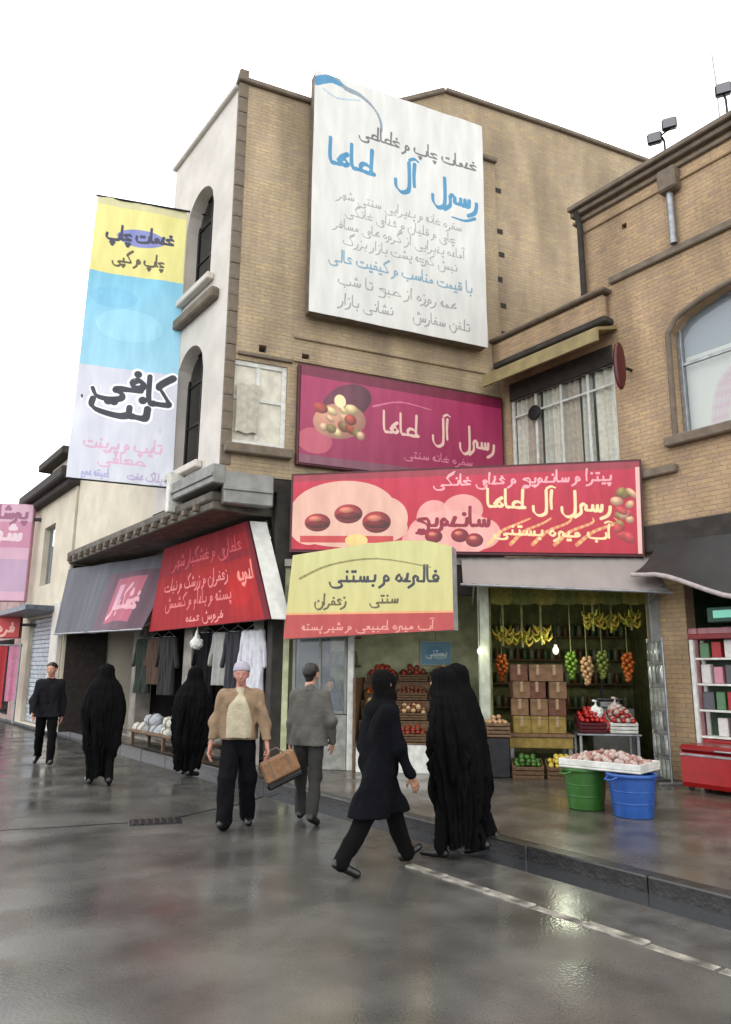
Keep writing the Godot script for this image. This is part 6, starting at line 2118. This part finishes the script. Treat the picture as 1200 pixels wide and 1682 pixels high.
func left_goods() -> void:
	var fl := frame(CORNER, AXIS_L)
	# low trestle and grey-white bundles laid out before the set-back shops
	var tb := thing("display_bench", "low bench in front of the dark shops carrying pale bundles", "bench", fl * Transform3D(Basis(), Vector3(-3.1, 0.1, -0.72)))
	part("bench_top", boxed(Vector3(-1.9, 0.24, -0.22), Vector3(2.0, 0.29, 0.22), 0.01), mats.wood, tb)
	for x in [-1.7, 0.0, 1.8]:
		for z in [-0.18, 0.18]: part("leg", boxed(Vector3(x - 0.03, 0, z - 0.03), Vector3(x + 0.03, 0.239, z + 0.03), 0.004), mats.wood, tb)
	var cms := [mats.off_white_cloth, mat("grey_cloth", Color(0.6, 0.6, 0.58), 0.9, 0.3, 0.5, 0, 0.3), mat("pale_blue_cloth", Color(0.7, 0.72, 0.74), 0.9, 0.25, 0.5, 0, 0.3)]
	for i in 11:
		var up := i >= 8
		var x := -1.65 + i * 0.48 if not up else -1.0 + (i - 8) * 0.9
		var lab: String = ["plump", "flat", "long", "slumped"][i % 4]
		var bd := thing("cloth_bundle", "%s %s cloth bundle, %s on the low bench" % [lab, ["off-white", "grey", "pale blue-grey"][i % 3], ("%s from the far end" % ORDINAL[i % 12]) if not up else ["heaped on top at the far end", "heaped on top in the middle", "heaped on top at the near end"][i - 8]], "bundle", fl * Transform3D(Basis(Vector3.UP, rng.randf_range(-0.5, 0.5)), Vector3(-3.1 + x, 0.39 + (0.19 if up else 0.0), -0.72 + rng.randf_range(-0.03, 0.04))), "pale bundles on the low bench")
		var f := Field.new()
		f.k = 0.06
		f.crease = crease_noise; f.crease_depth = 0.03; f.crease_scale = Vector3(70, 70, 70) + Vector3.ONE * i
		f.cap(Vector3(-0.13, 0.01, 0), Vector3(0.13, 0.01, 0.02), 0.11, 0.12)
		f.cap(Vector3(-0.08, 0.05, 0.04), Vector3(0.1, 0.06, -0.04), 0.09)
		f.cuts.append(Plane(Vector3.DOWN, 0.1))
		var mb := MB.new()
		f.mesh(mb, 0.016)
		part("cloth", mb, cms[i % 3], bd)
		part("tie", piped([Vector3(0.02, -0.09, 0.14), Vector3(0.02, 0.06, 0.155), Vector3(0.02, 0.17, 0.02), Vector3(0.02, 0.08, -0.13)], 0.008, 6), mats.dark_trim, bd)
	# clothes on hangers under the red sign
	var gs := [[-0.35, 2.3, 0.5, 1.1, "white shirt", Color(0.82, 0.82, 0.84)], [-0.95, 2.3, 0.55, 1.2, "dark grey jacket", Color(0.18, 0.18, 0.2)], [-1.55, 2.3, 0.42, 0.95, "pale grey tunic", Color(0.62, 0.62, 0.6)], [-2.2, 2.32, 0.5, 1.3, "black coat", Color(0.1, 0.1, 0.11)], [-4.1, 2.3, 0.5, 1.2, "charcoal coat", Color(0.16, 0.15, 0.15)], [-4.8, 2.3, 0.45, 1.0, "brown jacket", Color(0.3, 0.22, 0.17)], [-5.5, 2.3, 0.5, 1.2, "dark green coat", Color(0.14, 0.18, 0.15)]]
	for g in gs:
		var hg := thing("hanging_garment", "%s hanging on a hanger under the red sign" % g[4], "garment", fl * Transform3D(Basis(Vector3.UP, 0.35), Vector3(g[0], g[1], -0.92)), "clothes hanging at the side-street shop")
		part("hanger", piped([Vector3(0, 0.22, 0), Vector3(0, 0.1, 0), Vector3(-0.19, 0.0, 0), Vector3(0.19, 0.0, 0), Vector3(0, 0.1, 0)], 0.008, 6), mats.galvanised, hg)
		var f := Field.new()
		f.k = 0.03
		f.crease = crease_noise; f.crease_depth = 0.03; f.crease_scale = Vector3(90, 18, 90) + Vector3.ONE * g[0] * 7
		var w: float = g[2] * 0.5
		f.cap(Vector3(-w * 0.75, -0.05, 0), Vector3(w * 0.75, -0.05, 0), 0.05)
		for k in 5:
			var x: float = lerpf(-w * 0.62, w * 0.62, k / 4.0)
			f.cap(Vector3(x, -0.08, 0), Vector3(x * 1.15, -g[3], 0), 0.055, 0.07)
		for s in [-1, 1]: f.cap(Vector3(s * w * 0.8, -0.05, 0), Vector3(s * (w + 0.06), -minf(0.6, g[3] * 0.6), 0.02), 0.05, 0.045)
		f.cuts.append(Plane(Vector3.DOWN, g[3]))
		var mb := MB.new()
		f.mesh(mb, 0.018)
		part("cloth", mb, cloth_mat("garment_" + String(g[4]).replace(" ", "_"), g[5]), hg)
	var bg := thing("white_bag", "white plastic bag hanging from the lower edge of the red sign", "bag", fl * Vector3Transform(Vector3(-2.0, 2.0, -0.62)))
	var f2 := Field.new()
	f2.k = 0.03
	f2.crease = crease_noise; f2.crease_depth = 0.02; f2.crease_scale = Vector3.ONE * 110
	f2.cap(Vector3(-0.05, 0.1, 0), Vector3(0.05, 0.1, 0), 0.1)
	f2.cap(Vector3(0, 0.14, 0), Vector3(0, 0.33, 0), 0.08, 0.02)
	var bm := MB.new()
	f2.mesh(bm, 0.014)
	part("bag_body", bm, mats.white_paint, bg)
	part("loop", piped([Vector3(0, 0.32, 0), Vector3(0, 0.46, 0)], 0.008, 5), mats.white_paint, bg)

func Vector3Transform(p: Vector3) -> Transform3D:
	return Transform3D(Basis(), p)

func roof_things() -> void:
	var fb := frame(INNER, AXIS_L)
	for i in 2:
		var x: float = [3.98, 5.05][i]
		var o := thing("roof_floodlight", ["pair of dark floodlights on the roof edge, left of the mast", "dark floodlight on the roof edge at the right border"][i], "floodlight", fb * Transform3D(Basis(), Vector3(x, 10.2, 0.1)), "floodlights on the right-hand roof")
		part("stand", piped([Vector3(0, 0, 0), Vector3(0, [0.22, 0.3][i], 0), Vector3(0, [0.28, 0.36][i], 0.06)], 0.018), mats.dark_metal, o)
		for k in (2 if i == 0 else 1):
			var y: float = [0.34, 0.45][i]
			var t := Transform3D(Basis(Vector3.UP, 0.5) * Basis(Vector3.RIGHT, 0.3), Vector3(-0.14 + k * 0.28 if i == 0 else 0.0, y + k * 0.1, 0.05))
			var mb := MB.new()
			mb.box(Vector3(-0.12, -0.09, -0.08), Vector3(0.12, 0.09, 0.08), 0.03, t)
			var hd := part("head", mb, mats.dark_metal, o)
			mb = MB.new()
			mb.box(Vector3(-0.1, -0.07, 0.081), Vector3(0.1, 0.07, 0.088), 0.003, t)
			part("lens", mb, mat("lamp_glass", Color(0.5, 0.5, 0.52), 0.1, 0.0), hd)
		if i == 0: part("cross_arm", piped([Vector3(-0.2, 0.3, 0.05), Vector3(0.2, 0.36, 0.05)], 0.015), mats.dark_metal, o)
	var m := thing("aerial_mast", "thin pale aerial mast standing behind the right-hand roof", "aerial", fb * Transform3D(Basis(), Vector3(4.6, 10.0, -0.6)))
	var pm := mat("faded_aerial", Color(0.72, 0.72, 0.74), 0.5, 0.1, 0.5)
	part("mast", piped([Vector3(0, 0, 0), Vector3(0, 1.5, 0), Vector3(-0.02, 2.1, 0)], 0.016, 6), pm, m)
	for i in 5: part("element", piped([Vector3(-0.22 + i * 0.02, 1.5 + i * 0.12, 0), Vector3(0.22 - i * 0.02, 1.5 + i * 0.12, 0)], 0.007, 5), pm, m)

const ARMS_IN := [[-3, 1, 14, 4], [3, 1, 14, 4]]

func people() -> void:
	var P := {}
	# man in a beige jacket walking towards the viewer
	walker("person", "person in an open beige jacket and pale cap walking towards the viewer", Vector3(-1.36, 0, -8.45), 6, {"h": 1.66, "thigh": [-9, 16], "knee": [8, 6], "arm": [[8, 17, 18, -2], [-8, 17, 20, 0]], "shoulder": 0.19, "bulk": 1.12,
		"top": cloth_mat("beige_jacket", Color(0.53, 0.44, 0.34)), "shirt": cloth_mat("cream_shirt", Color(0.7, 0.66, 0.56)), "hem": 0.52, "folds": 0.034, "trousers": cloth_mat("black_trousers", Color(0.07, 0.07, 0.085)), "leg_width": 1.35, "cap": cloth_mat("pale_cap", Color(0.62, 0.6, 0.65)), "hair": mat("grey_hair", Color(0.3, 0.28, 0.27), 0.6, 0.2, 0.1), "lean": 2, "skin": mat("ruddy_skin", Color(0.7, 0.48, 0.42), 0.55, 0.12, 0.2), "curl": [0.6, 0.6]})
	# man in a grey jacket going away, with a parcel
	var carrier := walker("person", "person in a grey jacket and dark trousers walking away with a tan parcel", Vector3(-0.62, 0, -8.75), 172, {"h": 1.68, "thigh": [14, -12], "knee": [4, 14], "arm": [[2, 10, 8, 2], [-10, 20, 36, 10]], "top": cloth_mat("grey_jacket", Color(0.34, 0.33, 0.31)), "hem": 0.47, "trousers": cloth_mat("grey_trousers", Color(0.17, 0.165, 0.16)), "hair": mat("black_hair", Color(0.07, 0.06, 0.055), 0.5, 0.2, 0.1), "turn": -14, "lean": 4, "curl": [0.95, 0.5]})
	# the long-coated walker in the middle
	walker("person", "person in a knee-length black coat and black headscarf striding to the right", Vector3(0.13, 0, -6.75), 118, {"h": 1.64, "thigh": [27, -24], "knee": [6, 10], "arm": [[-10, 9, 26, 8], [12, 10, 14, 0]], "top": cloth_mat("black_coat", Color(0.05, 0.052, 0.068)), "top_name": "coat", "hem": 0.285, "flare": 0.055, "bulk": 1.12, "trousers": cloth_mat("dark_trousers", Color(0.055, 0.055, 0.06)), "leg_width": 1.15, "scarf": mats.black_cloth, "turn": 12, "lean": 4, "folds": 0.02, "skin": mat("darker_skin", Color(0.6, 0.43, 0.34), 0.55, 0.1, 0.2)})  # skin tone darker than on the other walkers
	# women in black chadors
	walker("person", "person in a black chador, nearer of the pair stepping left by the fruit stand", Vector3(0.83, 0, -7.25), -104, {"h": 1.64, "chador": true, "shoulder": 0.15, "cloth": mats.black_cloth, "thigh": [10, -11], "knee": [5, 12], "arm": ARMS_IN, "lean": 6, "turn": 8, "narrow": 0.84, "slim": 0.86, "seed": 3, "hem_y": 0.1})
	walker("person", "person in a black chador, farther and right-hand one of the pair by the white post", Vector3(1.0, 0, -7.72), -118, {"h": 1.68, "chador": true, "shoulder": 0.15, "cloth": mats.black_cloth, "thigh": [9, -10], "knee": [5, 12], "arm": ARMS_IN, "lean": 5, "turn": -6, "narrow": 0.82, "slim": 0.86, "seed": 14, "hem_y": 0.1})
	walker("person", "person in a black chador walking alone on the left of the street", Vector3(-3.82, 0, -11.3), 205, {"h": 1.66, "chador": true, "shoulder": 0.15, "cloth": mats.black_cloth, "thigh": [10, -10], "knee": [5, 12], "arm": ARMS_IN, "lean": 3, "narrow": 0.76, "slim": 0.92, "seed": 22, "hem_y": 0.12})
	walker("person", "person in a black chador standing by the dark shop, behind the beige jacket", Vector3(-2.72, 0.02, -12.15), 150, {"h": 1.6, "chador": true, "shoulder": 0.15, "cloth": mats.black_cloth, "thigh": [4, -4], "knee": [3, 5], "arm": ARMS_IN, "lean": 2, "narrow": 0.8, "seed": 31, "hem_y": 0.1, "turn": 20})
	# man at the far left
	walker("person", "person in a dark jacket and trousers walking at the far left", Vector3(-5.55, 0, -13.5), 20, {"h": 1.72, "thigh": [22, -18], "knee": [8, 14], "arm": [[-16, 12, 20], [16, 12, 24]], "top": cloth_mat("dark_jacket", Color(0.12, 0.12, 0.135)), "hem": 0.46, "trousers": mats.dark_trousers, "hair": mats.black_hair, "turn": -15, "lean": 4})
	# smaller figure half hidden behind the long coat
	walker("person", "shorter person in a blue-grey jacket behind the glazed screen left of the fruit stand", shop_frame() * Vector3(0.62, 0.1, -0.55), 10, {"h": 1.36, "thigh": [4, -3], "knee": [4, 5], "arm": [[6, 10, 30], [4, 10, 26]], "top": cloth_mat("blue_grey_jacket", Color(0.3, 0.34, 0.4)), "hem": 0.47, "trousers": mats.dark_trousers, "hair": mats.black_hair, "lean": 3, "shoulder": 0.175})
	# the parcel hangs from the carrier's hand
	var pc := thing("tan_parcel", "tan paper-wrapped parcel carried at the side of the grey jacket", "parcel", Transform3D(Basis(Vector3.UP, 0.25) * Basis(Vector3.BACK, 0.42), Vector3(-0.92, 0.6, -8.6)))
	part("wrapping", boxed(Vector3(-0.2, -0.11, -0.08), Vector3(0.2, 0.12, 0.08), 0.02), mat("tan_paper", Color(0.6, 0.45, 0.32), 0.8, 0.25, 0.4), pc)
	part("dark_base", boxed(Vector3(-0.21, -0.18, -0.085), Vector3(0.21, -0.111, 0.085), 0.02), mats.black_leather, pc)
	for x in [-0.1, 0.1]: part("string", boxed(Vector3(x - 0.006, -0.108, 0.0805), Vector3(x + 0.006, 0.118, 0.085), 0.001), mats.dark_trim, pc)
	part("handle", piped([Vector3(-0.09, 0.118, 0), Vector3(-0.04, 0.2, 0), Vector3(0.04, 0.2, 0), Vector3(0.09, 0.118, 0)], 0.01, 7), mats.dark_trim, pc)
